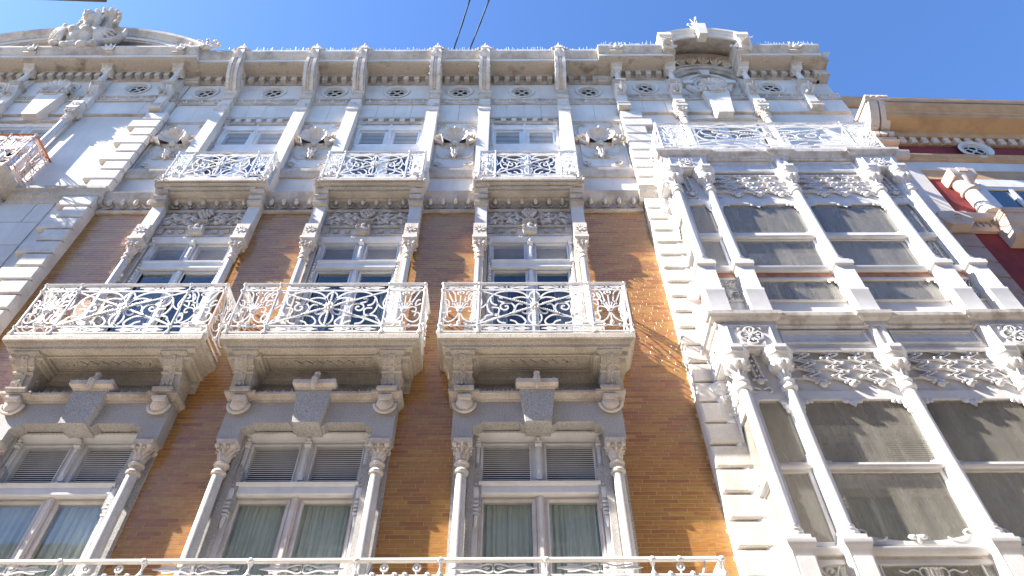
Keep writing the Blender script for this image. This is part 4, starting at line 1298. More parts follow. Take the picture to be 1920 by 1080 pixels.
for i, (a, b) in enumerate(segs):
    if i == 0: a = BR_L + 0.0
    n = 6 if i % 2 else (4 if i not in (0, 6) else 4)
    for k in range(n):
        x = a + (b - a) * (k + 0.5) / n
        obj("dentil", dent_me, C0, (x, 0, 0))

# bird spikes along the gutter
def spikes(x0, x1, y, z, dens=16):
    m_ = MB(); random.seed(int(x0 * 100))
    n = int((x1 - x0) * dens)
    for i in range(n):
        x = x0 + (x1 - x0) * (i + random.random() * 0.7) / n
        m_.tube([(x, y + random.uniform(-.03, .03), z), (x + random.uniform(-.02, .02), y + random.uniform(-.05, .02), z + random.uniform(.10, .17))], 0.0038, 3)
    m_.box(x0, x1, y - 0.012, y + 0.012, z - 0.006, z + 0.004)
    o = m_.build("bird_spikes", 'spike', B, sharp=0); o["kind"] = "stuff"
    return o
for i, (a, b) in enumerate(segs):
    spikes(a + 0.05, b - 0.05, -0.64, 17.69)

# ------------------------------------------------------------------ oculi
def oculus(R=0.30):
    o_ = MB()
    n = 32
    prof = [(R + 0.012, 0.0), (R + 0.012, -0.018), (R, -0.03), (R - 0.022, -0.03), (R - 0.034, -0.012), (R - 0.055, -0.008), (R - 0.068, 0.02), (R - 0.085, 0.07)]
    vs_ = []; fs = []
    for i in range(n):
        a = 2 * pi * i / n
        for r, y in prof: vs_.append((r * cos(a), y, r * sin(a)))
    k = len(prof)
    for i in range(n):
        for j in range(k - 1):
            fs.append((i * k + j, i * k + j + 1, ((i + 1) % n) * k + j + 1, ((i + 1) % n) * k + j))
    o_.add(vs_, fs)
    ob = o_.build("oculus", 'plaster', B)
    t = MB()
    for k in range(4):
        a = pi / 2 * k
        t.ring_y(R * 0.265, 0.012, R * 0.33 * cos(a), 0.035, R * 0.33 * sin(a), 14, 5)
    t.ring_y(R * 0.68, 0.014, 0, 0.035, 0, 24, 5)
    t.ring_y(R * 0.1, 0.012, 0, 0.035, 0, 10, 5)
    t.build("tracery", 'plaster', ob)
    d = MB().lathe_y([(R * 0.75, 0.066), (R * 0.75, 0.078)], 0, 0, 20); d.build("dark_opening", 'dark', ob)
    return ob

OZ = 16.645
def pierced_plate(x0, x1, z0, z1, cx, cz, R, y0, y1):
    """wall facing with a round hole"""
    n = 40; outer = []; inner = []
    for i in range(n):
        a = 2 * pi * i / n
        c_, s_ = cos(a), sin(a)
        t = min((x1 - cx) / c_ if c_ > 1e-6 else 1e9, (x0 - cx) / c_ if c_ < -1e-6 else 1e9, (z1 - cz) / s_ if s_ > 1e-6 else 1e9, (z0 - cz) / s_ if s_ < -1e-6 else 1e9)
        outer.append((cx + t * c_, cz + t * s_)); inner.append((cx + R * c_, cz + R * s_))
    # make sure the four corners are covered
    for px_, pz_ in ((x0, z0), (x1, z0), (x1, z1), (x0, z1)):
        k = min(range(n), key=lambda i: (outer[i][0] - px_) ** 2 + (outer[i][1] - pz_) ** 2)
        outer[k] = (px_, pz_)
    m_ = MB()
    vs_ = [(x, y0, z) for x, z in outer] + [(x, y0, z) for x, z in inner] + [(x, y1, z) for x, z in inner]
    fs = []
    for i in range(n):
        j = (i + 1) % n
        fs += [(i, j, n + j, n + i), (n + i, n + j, 2 * n + j, 2 * n + i)]
    return m_.add(vs_, fs)
_oc = oculus(); first = True
ocs = [(x, OZ, 0) for x in (-7.11, -5.53, -4.10, -2.64, -1.16, 0.285, 1.85)] + [(-10.34, OZ + 0.02, -0.1), (-8.68, OZ + 0.02, -0.1), (-12.05, OZ + 0.02, -0.1), (3.17, OZ - 0.02, -0.1), (6.12, OZ - 0.02, -0.1)]
spans = [(BR_L, UX[0] - 0.9), (UX[0] - 0.9, UX[0] + 0.9), (UX[0] + 0.9, UX[1] - 0.9), (UX[1] - 0.9, UX[1] + 0.9), (UX[1] + 0.9, UX[2] - 0.9), (UX[2] - 0.9, UX[2] + 0.9), (UX[2] + 0.9, BR_R),
         (-11.34, -9.5), (-9.5, -7.85), (-13.2, -11.34), (2.53, 3.79), (5.53, 6.79)]
for (x, z, y), (xa, xb) in zip(ocs, spans):
    if first: _oc.location = (x, y - 0.085, z); first = False
    else: copy_tree(_oc, B, (x, y - 0.085, z))
    pierced_plate(xa, xb, 16.285, 17.0, x, z, 0.29, y - 0.085, y - 0.002).build("attic_facing", 'plaster', B, sharp=0)

# ------------------------------------------------------------------ relief panels with scallops
def relief_panel():
    hw, z0, z1 = 0.555, 13.27, 15.26
    p = MB()
    frame_rect(p, -hw, hw, z0, z1, 0.03, -0.03, 0.0)
    pl = [(-0.30, 13.40), (0.30, 13.40), (0.32, 13.47), (0.40, 13.50), (0.40, 15.08), (0.32, 15.11), (0.30, 15.2), (-0.30, 15.2), (-0.32, 15.11), (-0.40, 15.08), (-0.40, 13.50), (-0.32, 13.47)]
    p.poly(pl, -0.03, 0.0, 0.01)
    pn = p.build("relief_panel", 'plaster', B)
    l = MB().mold(-hw - 0.03, hw + 0.03, [(0, 13.03), (-0.04, 13.03), (-0.055, 13.06), (-0.06, 13.10), (-0.085, 13.13), (-0.10, 13.18), (-0.105, 13.25), (0, 13.27)])
    l.build("panel_sill", 'limestone', pn)
    t = MB().mold(-hw - 0.03, hw + 0.03, [(0, 15.2), (-0.05, 15.26), (-0.052, 15.30), (0, 15.31)]); t.build("panel_head", 'limestone', pn)
    s = MB()
    s.fan((0, 0, 14.30), 0.27, radians(-30), radians(210), 11, -0.26, -0.06, 0.03, 0.12, 5, 0.0)
    s.ball((0, 0.0, 14.34), (0.25, 0.05, 0.22), 16, 8)
    s.ball((0, -0.02, 14.22), (0.31, 0.085, 0.13), 16, 8)
    s.ball((0, -0.10, 14.20), (0.075, 0.07, 0.08), 10, 6); s.ball((0, -0.16, 14.17), (0.03, 0.03, 0.04), 8, 5)
    s.ball((0, -0.27, 14.58), 0.035, 7, 5)
    s.build("shell_ornament", 'carved', pn)
    for s_ in (-1, 1):
        g_ = MB()
        pts = smooth([(0.05, 14.18), (0.18, 14.19), (0.31, 14.26), (0.43, 14.36)], 5)
        for i in range(len(pts) - 1):
            g_.ball((s_ * pts[i][0], -0.07, pts[i][1] + 0.03), (0.036, 0.045, 0.04), 7, 5)
        for (x, z, r) in ((0.46, 14.42, 0.06), (0.40, 14.46, 0.05), (0.50, 14.36, 0.045), (0.34, 14.50, 0.045), (0.49, 14.48, 0.04), (0.28, 14.46, 0.04)):
            g_.ball((s_ * x, -0.11, z), (r, r * 1.2, r), 7, 5)
        for k in range(3):
            a = radians(-35 - 25 * k)
            g_.leaf((s_ * 0.46, -0.10, 14.40), (s_ * (0.46 + 0.10 * cos(a + 1.6)), -0.13, 14.40 + 0.13 * sin(a + 1.9)), (0, -1, 0), 0.07, 0.03, 3)
        g_.build("garland", 'carved', pn)
        g_ = MB()
        for k in range(6):
            a = radians(-28 - 20 * k)
            g_.leaf((s_ * 0.04, -0.05, 14.0), (s_ * 0.28 * cos(a), -0.07, 13.98 + 0.30 * sin(a)), (0, -1, 0), 0.035, 0.02, 3)
        g_.build("leaf_spray", 'carved', pn)
        g_ = MB(); g_.ball((s_ * 0.05, -0.02, 14.58), (0.09, 0.03, 0.09), 8, 5)
        for k in range(6):
            a = radians(26 + 12 * k)
            g_.leaf((s_ * 0.10 * cos(a), -0.03, 14.55 + 0.08 * sin(a)), (s_ * 0.34 * cos(a), -0.045, 14.55 + 0.30 * sin(a)), (0, -1, 0), 0.026, 0.01, 3)
        g_.build("leaf_spray", 'carved', pn)
        g_ = MB()
        g_.tube([(s_ * a, -0.045, b) for a, b in smooth([(0.36, 13.92), (0.33, 13.80), (0.22, 13.72), (0.08, 13.76)], 4)], 0.016, 5)
        g_.build("ribbon", 'carved', pn)
        for zz, sg in ((13.45, 1), (15.13, -1)):
            g_ = MB()
            g_.tube([(s_ * a, -0.04, zz + sg * b) for a, b in smooth([(0.40, 0.10), (0.36, 0.04), (0.28, 0.0), (0.22, 0.04), (0.26, 0.09), (0.31, 0.06)], 4)], 0.014, 5)
            g_.tube([(s_ * a, -0.04, zz + sg * b) for a, b in smooth([(0.38, 0.12), (0.33, 0.14), (0.30, 0.10)], 4)], 0.012, 5)
            g_.build("corner_scroll", 'carved', pn)
    d = MB()
    for row, n in enumerate((1, 2, 2, 3)):
        for i in range(n):
            d.ball(((i - (n - 1) / 2) * 0.055, -0.08, 13.74 + row * 0.09), (0.042, 0.055, 0.06), 7, 5)
    d.build("fruit_drop", 'carved', pn)
    return pn
_rp = relief_panel()
for i, (a, b) in enumerate((segs[0], segs[2], segs[4], segs[6])):
    x = (a + b) / 2 + (0.06 if i == 0 else (-0.02 if i == 3 else 0))
    if i == 0: _rp.location.x = x
    else: copy_tree(_rp, B, (x, 0, 0))

# ================================================================== end pavilions: eaves, consoles, pediments
def end_console(tall=True):
    """lower scroll bracket, short colonnette, carved capital and block up to the eaves; x = 0, wall at y = 0"""
    c = MB()
    c.rl([(-0.11, 0.11, -0.14, 0, 15.48), (-0.125, 0.125, -0.17, 0, 15.52), (-0.125, 0.125, -0.19, 0, 15.60), (-0.14, 0.14, -0.21, 0, 15.62), (-0.14, 0.14, -0.21, 0, 15.68)]) if not tall else None
    c.rl([(-0.105, 0.105, -0.17, 0, 15.70), (-0.105, 0.105, -0.17, 0, 16.20), (-0.12, 0.12, -0.26, 0, 16.34), (-0.12, 0.12, -0.30, 0, 16.42)])
    co = c.build("console", 'plaster', B)
    r = MB()
    for k, (z, y) in enumerate(((16.38, -0.29), (16.45, -0.32), (16.52, -0.34))):
        r.rl([(-0.125, 0.125, y + 0.02, 0, z), (-0.14, 0.14, y, 0, z + 0.02), (-0.14, 0.14, y, 0, z + 0.045), (-0.12, 0.12, y + 0.02, 0, z + 0.065)])
    for s_ in (-1, 1):
        r.ball((s_ * 0.07, -0.28, 16.60), (0.06, 0.05, 0.04), 8, 5)
    r.leaf((0, -0.27, 16.12), (0, -0.36, 16.36), (0, -1, 0), 0.10, 0.03, 4)
    for s_ in (-1, 1):
        r.leaf((s_ * 0.02, -0.24, 16.12), (s_ * 0.12, -0.32, 16.22), (0, -1, 0), 0.09, 0.03, 3)
        r.ball((s_ * 0.06, -0.24, 16.10), 0.04, 7, 4)
    r.build("scroll_bracket", 'limestone', co)
    MB().lathe([(0.07, 16.60), (0.065, 16.64), (0.058, 17.02)], 0, -0.25, 14).build("colonnette", 'plaster', co)
    MB().box(-0.10, 0.10, -0.12, 0, 16.42, 17.05).build("back_strip", 'plaster', co)
    k = MB()
    k.crl(0, -0.25, [(0.06, 0.06, 17.0), (0.09, 0.09, 17.08), (0.115, 0.115, 17.12), (0.12, 0.12, 17.15)])
    for sx in (-1, 1):
        for sy in (-1, 1):
            k.ball((sx * 0.085, -0.25 + sy * 0.085, 17.07), 0.035, 7, 4)
    for a in range(4):
        k.leaf((0.05 * cos(a * pi / 2), -0.25 + 0.05 * sin(a * pi / 2), 16.99), (0.10 * cos(a * pi / 2), -0.25 + 0.10 * sin(a * pi / 2), 17.10), (cos(a * pi / 2), sin(a * pi / 2), 0), 0.07, 0.02, 3)
    k.build("capital", 'carved', co)
    h = MB()
    h.rl([(-0.125, 0.125, -0.37, 0, 17.15), (-0.125, 0.125, -0.42, 0, 17.22), (-0.14, 0.14, -0.45, 0, 17.235), (-0.14, 0.14, -0.46, 0, 17.265), (-0.125, 0.125, -0.46, 0, 17.28), (-0.125, 0.125, -0.62, 0, 17.40), (-0.145, 0.145, -0.66, 0, 17.41), (-0.145, 0.145, -0.66, 0, 17.46)])
    h.build("block", 'limestone', co)
    a = MB()
    a.ball((0, -0.66, 17.55), (0.09, 0.07, 0.08), 8, 5)
    for k in range(5):
        t = pi * (k / 4)
        a.leaf((0, -0.66, 17.52), (0.17 * cos(t), -0.70, 17.56 + 0.17 * sin(t)), (0, -1, 0), 0.11, 0.04, 3)
    for s_ in (-1, 1):
        a.ball((s_ * 0.13, -0.64, 17.66), 0.05, 7, 5); a.ball((s_ * 0.20, -0.62, 17.74), 0.04, 7, 5)
    a.build("acroterion", 'plaster', co)
    return co
_ec = end_console()
XL, XR = -10.42, 4.66
spots = [XL - 2.57, XL - 0.92, XL + 0.92, XL + 2.57 + 0.02, XR - 2.13, XR - 0.87, XR + 0.87, XR + 2.13]
for i, x in enumerate(spots):
    if i == 0: _ec.location = (x, -0.1, 0)
    else: copy_tree(_ec, B, (x, -0.1, 0))
# lower end of the outer consoles
for x in (spots[3], spots[4], spots[7]):
    m_ = MB().rl([(x - 0.12, x + 0.12, -0.27, -0.1, 15.50), (x - 0.14, x + 0.14, -0.30, -0.1, 15.53), (x - 0.14, x + 0.14, -0.30, -0.1, 15.60), (x - 0.12, x + 0.12, -0.27, -0.1, 15.63), (x - 0.12, x + 0.12, -0.27, -0.1, 15.67), (x - 0.135, x + 0.135, -0.29, -0.1, 15.69), (x - 0.135, x + 0.135, -0.29, -0.1, 15.72)])
    m_.build("corbel", 'limestone', B)
EL = eaves(-13.9, BR_L + 0.2, 0.12)
ER1 = eaves(BR_R - 0.36, XR - 0.80, 0.12)
ER2 = eaves(XR + 0.80, 7.36, 0.12)
for par, x0, x1, n in ((EL, XL - 2.42, XL - 1.06, 6), (EL, XL - 0.78, XL + 0.78, 7), (EL, XL + 1.06, XL + 2.42, 6), (ER1, XR - 1.98, XR - 1.0, 4), (ER2, XR + 1.0, XR + 1.98, 4), (ER2, XR + 2.27, 7.4, 2)):
    for k in range(n):
        obj("dentil", dent_me, par, (x0 + (x1 - x0) * (k + 0.5) / n, -0.12, 0))
# returned end of the right eaves (the roof edge is cut back there)
m_ = MB().rl([(7.36, 7.55, -0.58, 0.6, 17.25), (7.36, 7.58, -0.60, 0.6, 17.42), (7.36, 7.62, -0.62, 0.6, 17.5), (7.36, 7.66, -0.64, 0.6, 17.56)])
m_.build("eaves_return", 'limestone', B)
MB().box(7.30, 7.56, -0.34, 0.6, 16.99, 17.25).build("eaves_return", 'limestone', B)

# frieze, string course of the pavilions
for x0, x1, ns in ((-13.8, BR_L - 0.02, None), (BR_R + 0.02, 7.55, None)):
    frieze_blocks(x0, x1, -0.15, -0.1, 15.46, 16.04, 10)
    m_ = MB().mold(x0 - 0.0, x1, [(-0.1, 16.04), (-0.185, 16.04), (-0.195, 16.065), (-0.17, 16.085), (-0.17, 16.22), (-0.20, 16.24), (-0.205, 16.275), (-0.1, 16.29)])
    S2 = m_.build("string_course", 'limestone', B)
    x = x0 + 0.2
    while x < x1 - 0.1:
        if all(abs(x - s_) > 0.2 for s_ in spots) and abs(x - XL) > 0.32 and abs(x - XR) > 0.32:
            obj("lily_ornament", lily_me, S2, (x, -0.1, 0))
        x += 0.29
    m_ = MB().mold(x0, x1, [(-0.1, 15.44), (-0.155, 15.45), (-0.16, 15.47), (-0.1, 15.49)]); m_.build("frieze_edge", 'limestone', B)

def keystone(x, y, parent):
    """tall tapered keystone with a scallop and scrolls on its head"""
    k = MB().poly([(x - 0.17, 15.16), (x + 0.17, 15.16), (x + 0.30, 16.20), (x - 0.30, 16.20)], y - 0.22, y, 0.006)
    ko = k.build("keystone", 'plaster', B)
    s = MB()
    for z, hw, d in ((16.10, 0.14, 0.25), (16.17, 0.17, 0.28), (16.24, 0.16, 0.26)):
        s.rl([(x - hw + 0.02, x + hw - 0.02, y - d + 0.02, y, z - 0.03), (x - hw, x + hw, y - d, y, z - 0.015), (x - hw, x + hw, y - d, y, z + 0.015), (x - hw + 0.02, x + hw - 0.02, y - d + 0.02, y, z + 0.03)])
    s.rl([(x - 0.17, x + 0.17, y - 0.26, y, 16.26), (x - 0.17, x + 0.17, y - 0.26, y, 16.40)])
    for s_ in (-1, 1):
        for (dx, z, r) in ((0.23, 16.22, 0.06), (0.29, 16.28, 0.055), (0.22, 16.34, 0.055), (0.32, 16.20, 0.045), (0.26, 16.40, 0.05)):
            s.ball((x + s_ * dx, y - 0.22, z), (r, r, r), 7, 5)
        s.leaf((x + s_ * 0.2, y - 0.22, 16.3), (x + s_ * 0.40, y - 0.24, 16.40), (0, -1, 0), 0.12, 0.03, 3)
    s.build("scroll_ornament", 'limestone', ko)
    f = MB(); f.fan((x, y - 0.02, 16.42), 0.30, radians(-15), radians(195), 10, -0.24, -0.12, 0.03, 0.12, 5, 0.02)
    f.ball((x, y - 0.16, 16.42), (0.09, 0.07, 0.08), 8, 5)
    f.build("shell_ornament", 'carved', ko)
keystone(XL + 0.05, -0.1, B)
keystone(XR + 0.02, -0.1, B)

# big framed oculus on the right pavilion
ob = MB()
n = 40
ob.ring_y(0.50, 0.07, XR + 0.04, -0.13, 16.84, 36, 6)
ob.ring_y(0.40, 0.04, XR + 0.04, -0.13, 16.84, 32, 6)
ob.ring_y(0.32, 0.04, XR + 0.04, -0.13, 16.84, 28, 6)
for a in (90, 0, 180):
    t = radians(a); cx_, cz_ = XR + 0.04 + 0.50 * cos(t), 16.84 + 0.50 * sin(t)
    if a == 90: ob.poly([(cx_ - 0.09, cz_ - 0.13), (cx_ + 0.09, cz_ - 0.13), (cx_ + 0.13, cz_ + 0.16), (cx_ - 0.13, cz_ + 0.16)], -0.24, -0.1, 0.01)
    else: ob.box(cx_ - 0.12, cx_ + 0.12, -0.23, -0.1, cz_ - 0.05, cz_ + 0.10)
bo = ob.build("oculus", 'plaster', B)
t = MB()
for k in range(4):
    a = pi / 2 * k
    t.ring_y(0.085, 0.014, XR + 0.04 + 0.11 * cos(a), -0.12, 16.84 + 0.11 * sin(a), 12, 5)
t.ring_y(0.22, 0.02, XR + 0.04, -0.12, 16.84, 22, 5)
t.build("tracery", 'plaster', bo)
MB().lathe_y([(0.24, -0.105), (0.24, -0.112)], XR + 0.04, 16.84, 20).build("dark_opening", 'dark', bo)

# arched pediment over it
PX = XR + 0.03
def half_arc(cz, r, n=24): return [(PX + r * cos(pi * i / n), cz + r * sin(pi * i / n)) for i in range(n + 1)]
ap = MB().arc(PX, 16.74, radians(4), radians(176), 32, [(0.80, -0.1), (0.80, -0.17), (0.84, -0.20), (0.87, -0.19), (0.89, -0.23), (0.95, -0.25), (0.97, -0.1)])
PEd = ap.build("arched_pediment", 'limestone', B)
MB().box(PX - 0.9, PX + 0.9, -0.105, 0.3, 17.0, 18.75).build("tympanum", 'plaster', PEd, sharp=0)
R1, zc = 1.34, 18.20 - 1.34
half = math.asin(0.83 / 1.34)
so = MB().arc(PX, zc, pi / 2 - half, pi / 2 + half, 20, [(R1 + 0.36, -0.1), (R1 + 0.28, -0.36), (R1 + 0.18, -0.37), (R1 + 0.15, -0.42), (R1, -0.74), (R1 + 0.12, -0.74), (R1 + 0.46, -0.1)])
so.build("barrel_soffit", 'limestone', PEd)
fr_ = MB().arc(PX, zc, pi / 2 - half - 0.03, pi / 2 + half + 0.03, 20, [(R1 + 0.0, -0.742), (R1 + 0.0, -0.78), (R1 + 0.13, -0.79), (R1 + 0.15, -0.83), (R1 + 0.20, -0.84), (R1 + 0.22, -0.88), (R1 + 0.27, -0.89), (R1 + 0.29, -0.88), (R1 + 0.47, -0.1), (R1 + 0.13, -0.7)])
fr_.build("arch_moulding", 'plaster', PEd)
lb = MB().arc(PX, 16.95, radians(42), radians(138), 24, [(1.05, -0.1), (1.05, -0.13), (1.08, -0.15), (1.10, -0.12), (1.36, -0.12), (1.38, -0.18), (1.44, -0.24), (1.50, -0.26), (1.54, -0.1)])
lb.build("leaf_band", 'carved', PEd)
for k in range(6):
    a = radians(54 + 72 * k / 5)
    m_ = MB()
    bx, bz = PX + 1.12 * cos(a), 16.95 + 1.12 * sin(a)
    for da in (-0.9, -0.45, 0, 0.45, 0.9):
        m_.leaf((bx, -0.13, bz), (bx + 0.2 * cos(a + da), -0.21, bz + 0.2 * sin(a + da)), (0, -1, 0), 0.09, 0.04, 3)
    m_.build("leaf_ornament", 'carved', PEd)
for s_ in (-1, 1):
    x = PX + s_ * 0.93
    m_ = MB()
    m_.rl([(x - 0.13, x + 0.13, -0.80, -0.1, 17.46), (x - 0.13, x + 0.13, -0.84, -0.1, 17.60), (x - 0.14, x + 0.14, -0.86, -0.1, 17.98), (x - 0.16, x + 0.16, -0.90, -0.1, 18.02), (x - 0.16, x + 0.16, -0.90, -0.1, 18.16)])
    m_.leaf((x, -0.82, 17.62), (x - 0.05, -0.98, 17.46), (0, -1, 0), 0.2, 0.06, 4)
    for k in range(4):
        m_.leaf((x, -0.85, 17.75), (x + (k - 1.5) * 0.10, -0.97, 17.60), (0, -1, 0.3), 0.12, 0.06, 3)
    m_.build("pediment_block", 'plaster', PEd)
m_ = MB().loft([[(PX - 0.10, -0.70, 18.05), (PX + 0.10, -0.70, 18.05), (PX + 0.15, -0.70, 18.62), (PX - 0.15, -0.70, 18.62)], [(PX - 0.10, -0.93, 18.02), (PX + 0.10, -0.93, 18.02), (PX + 0.14, -0.97, 18.56), (PX - 0.14, -0.97, 18.56)]])
m_.build("pediment_keystone", 'plaster', PEd)
fl = MB(); fx, fy, fz_ = PX - 0.02, -0.80, 18.60
fl.lathe([(0.16, fz_ - 0.05), (0.12, fz_ + 0.05), (0.07, fz_ + 0.18), (0.04, fz_ + 0.32), (0.05, fz_ + 0.36), (0.03, fz_ + 0.42)], fx, fy, 9)
for k in range(4):
    a = 2 * pi * k / 4 + 0.5
    fl.leaf((fx, fy, fz_ + 0.38), (fx + 0.09 * cos(a), fy + 0.09 * sin(a), fz_ + 0.80), (cos(a), sin(a), 0), 0.045, 0.05, 4)
for k in range(4):
    a = 2 * pi * k / 4
    fl.tube([(fx + c * cos(a), fy + c * sin(a), fz_ + d) for c, d in smooth([(0.02, 0.36), (0.14, 0.50), (0.26, 0.50), (0.28, 0.38), (0.22, 0.34)], 4)], 0.018, 5)
    fl.leaf((fx + 0.1 * cos(a), fy + 0.1 * sin(a), fz_ - 0.02), (fx + 0.2 * cos(a), fy + 0.2 * sin(a), fz_ + 0.28), (cos(a), sin(a), 0), 0.12, 0.05, 3)
fl.xf(lambda x, y, z: (fx + (x - fx) * 0.62, fy + (y - fy) * 0.62, fz_ + (z - fz_) * 0.75))
fl.build("finial", 'plaster', PEd)
spikes(PX - 0.8, PX - 0.25, -0.7, 18.42); spikes(BR_R - 0.3, XR - 1.05, -0.76, 17.69); spikes(XR + 1.1, 7.3, -0.76, 17.69)

# segmental pediment of the left pavilion
R2 = 4.92; zc2 = 18.86 - R2; h2 = math.asin(3.15 / R2)
sp_ = MB().arc(XL, zc2, pi / 2 - h2, pi / 2 + h2, 40, [(R2 - 0.36, -0.2), (R2 - 0.36, -0.62), (R2 - 0.33, -0.64), (R2 - 0.22, -0.66), (R2 - 0.20, -0.70), (R2 - 0.10, -0.74), (R2 - 0.06, -0.80), (R2, -0.82), (R2 + 0.01, -0.2)])
SP = sp_.build("segmental_pediment", 'limestone', B)
wf = MB().arc(XL, zc2, pi / 2 - h2 + 0.01, pi / 2 + h2 - 0.01, 40, [(R2 - 0.325, -0.642), (R2 - 0.325, -0.665), (R2 - 0.225, -0.675), (R2 - 0.225, -0.66)])
wf.build("white_fillet", 'plaster', SP)
MB().poly([(XL - 2.9, 17.66)] + [(XL + (R2 - 0.33) * sin(t), zc2 + (R2 - 0.33) * cos(t)) for t in [h2 * 0.93 - 2 * h2 * 0.93 * i / 20 for i in range(21)]][::-1] + [(XL + 2.9, 17.66)], -0.3, 0.0).build("tympanum", 'plaster', SP)
bud_m = MB(); bud_m.ball((0, 0, 0.03), (0.06, 0.05, 0.05), 7, 4); bud_m.leaf((0, 0, 0.04), (0.0, -0.02, 0.13), (0, -1, 0), 0.07, 0.0, 3)
bud_me = bud_m.mesh("crest_ornament", 'limestone')
for k in range(11):
    t = h2 * (-0.95 + 1.9 * k / 10)
    if abs(t) < h2 * 0.3: continue
    obj("crest_ornament", bud_me, SP, (XL + R2 * sin(t), -0.74, zc2 + R2 * cos(t)))
ac = MB()
for k in range(9):
    t = radians(10 + 160 * k / 8)
    ac.leaf((-7.35, -0.68, 17.72), (-7.35 + 0.42 * cos(t), -0.70, 17.74 + 0.42 * sin(t)), (0, -1, 0), 0.16, 0.05, 4)
ac.ball((-7.35, -0.70, 17.76), (0.18, 0.1, 0.12), 9, 5)
for k in range(5):
    ac.ball((-7.35 + 0.36 * cos(radians(20 + 35 * k)), -0.74, 17.78 + 0.36 * sin(radians(20 + 35 * k))), 0.05, 7, 4)
ac.build("acroterion", 'carved', SP)
# raised panels in the tympanum
for dx in (-1.55, 1.0):
    MB().poly([(XL + dx, 17.78), (XL + dx + 0.55, 17.78), (XL + dx + 0.5, 18.22), (XL + dx + 0.05, 18.22)], -0.42, -0.29, 0.02).build("tympanum_block", 'limestone', SP)

# ------------------------------------------------------------------ crowning bust (fused into one surface)
def remesh(mb, name, vox, mat, parent, loc):
    me = mb.mesh(name + "_raw", mat, 0)
    o = obj(name + "_raw", me, None, (0, 0, 0))
    md = o.modifiers.new("r", 'REMESH'); md.mode = 'VOXEL'; md.voxel_size = vox
    sm = o.modifiers.new("s", 'SMOOTH'); sm.factor = 0.5; sm.iterations = 2
    dg = bpy.context.evaluated_depsgraph_get()
    m2 = bpy.data.meshes.new_from_object(o.evaluated_get(dg))
    m2.name = name
    bpy.data.objects.remove(o)
    m2.polygons.foreach_set("use_smooth", [True] * len(m2.polygons))
    m2.materials.clear(); m2.materials.append(M[mat])
    return obj(name, m2, parent, loc)
st = MB()
st.ball((0, 0, 0.50), (0.36, 0.22, 0.40), 16, 10)                      # chest
st.ball((0, 0.04, 0.12), (0.50, 0.20, 0.18), 16, 8)
for s_ in (-1, 1):
    st.ball((s_ * 0.30, -0.02, 0.76), (0.17, 0.15, 0.14), 12, 8)
    st.ball((s_ * 0.15, -0.18, 0.60), (0.13, 0.09, 0.13), 10, 6)
    st.ball((s_ * 0.42, -0.02, 0.60), (0.11, 0.11, 0.20), 10, 7)
st.lathe([(0.13, 0.80), (0.10, 0.92), (0.11, 1.12)], 0.0, -0.06, 12)    # neck
st.ball((0.0, -0.12, 1.24), (0.15, 0.175, 0.215), 16, 12)               # head
st.ball((0.0, -0.27, 1.09), (0.06, 0.05, 0.05), 8, 6)                   # chin
st.loft([[(-0.02, -0.285, 1.29), (0.02, -0.285, 1.29), (0.0, -0.24, 1.29)], [(-0.04, -0.345, 1.19), (0.04, -0.345, 1.19), (0.0, -0.24, 1.18)]])   # nose
for s_ in (-1, 1):
    st.ball((s_ * 0.06, -0.285, 1.315), (0.045, 0.022, 0.016), 7, 5)    # brow
    st.ball((s_ * 0.022, -0.295, 1.142), (0.034, 0.022, 0.014), 7, 5)   # lips
    for z in (1.36, 1.22, 1.08, 0.94):
        st.ball((s_ * (0.17 + 0.05 * (1.36 - z)), -0.04, z), (0.065, 0.10, 0.085), 9, 7)   # locks of hair
st.ball((0, -0.02, 1.42), (0.19, 0.17, 0.10), 10, 6)
for k in range(7):                                                      # diadem of pointed leaves
    t = radians(12 + 26 * k)
    st.leaf((0.13 * cos(t), -0.03, 1.38 + 0.06 * sin(t)), (0.34 * cos(t), 0.0, 1.44 + 0.28 * sin(t)), (0, -1, 0), 0.12, 0.03, 4, 0.6)
for s_ in (-1, 1):
    for k in range(6):                                                  # drapery and feathers sweeping off the shoulders
        a = radians(-80 + 19 * k)
        p0 = (s_ * 0.30, -0.12, 0.66)
        p2 = (s_ * (0.30 + 0.50 * cos(a)), 0.02, 0.52 + 0.55 * sin(a))
        p1 = ((p0[0] + p2[0]) / 2 + s_ * 0.10, -0.18, (p0[2] + p2[2]) / 2 + 0.10)
        pts = [tuple(Vector(p0) * (1 - t) ** 2 + Vector(p1) * 2 * t * (1 - t) + Vector(p2) * t * t) for t in [i / 8 for i in range(9)]]
        st.tube(pts, 0.055, 7, 0.028)
up_ = smooth([(0.42, 0.30), (0.66, 0.28), (0.86, 0.40), (0.98, 0.62), (0.98, 0.86), (0.88, 0.94)], 5)
st.tube([(a, 0.0, b) for a, b in up_], 0.13, 9, 0.035)
st.tube([(-a, 0.0, b) for a, b in smooth([(0.46, 0.30), (0.60, 0.40), (0.62, 0.70), (0.60, 1.02)], 5)], 0.10, 9, 0.05)
st.ball((-0.60, 0.0, 1.04), (0.06, 0.06, 0.10), 8, 6)
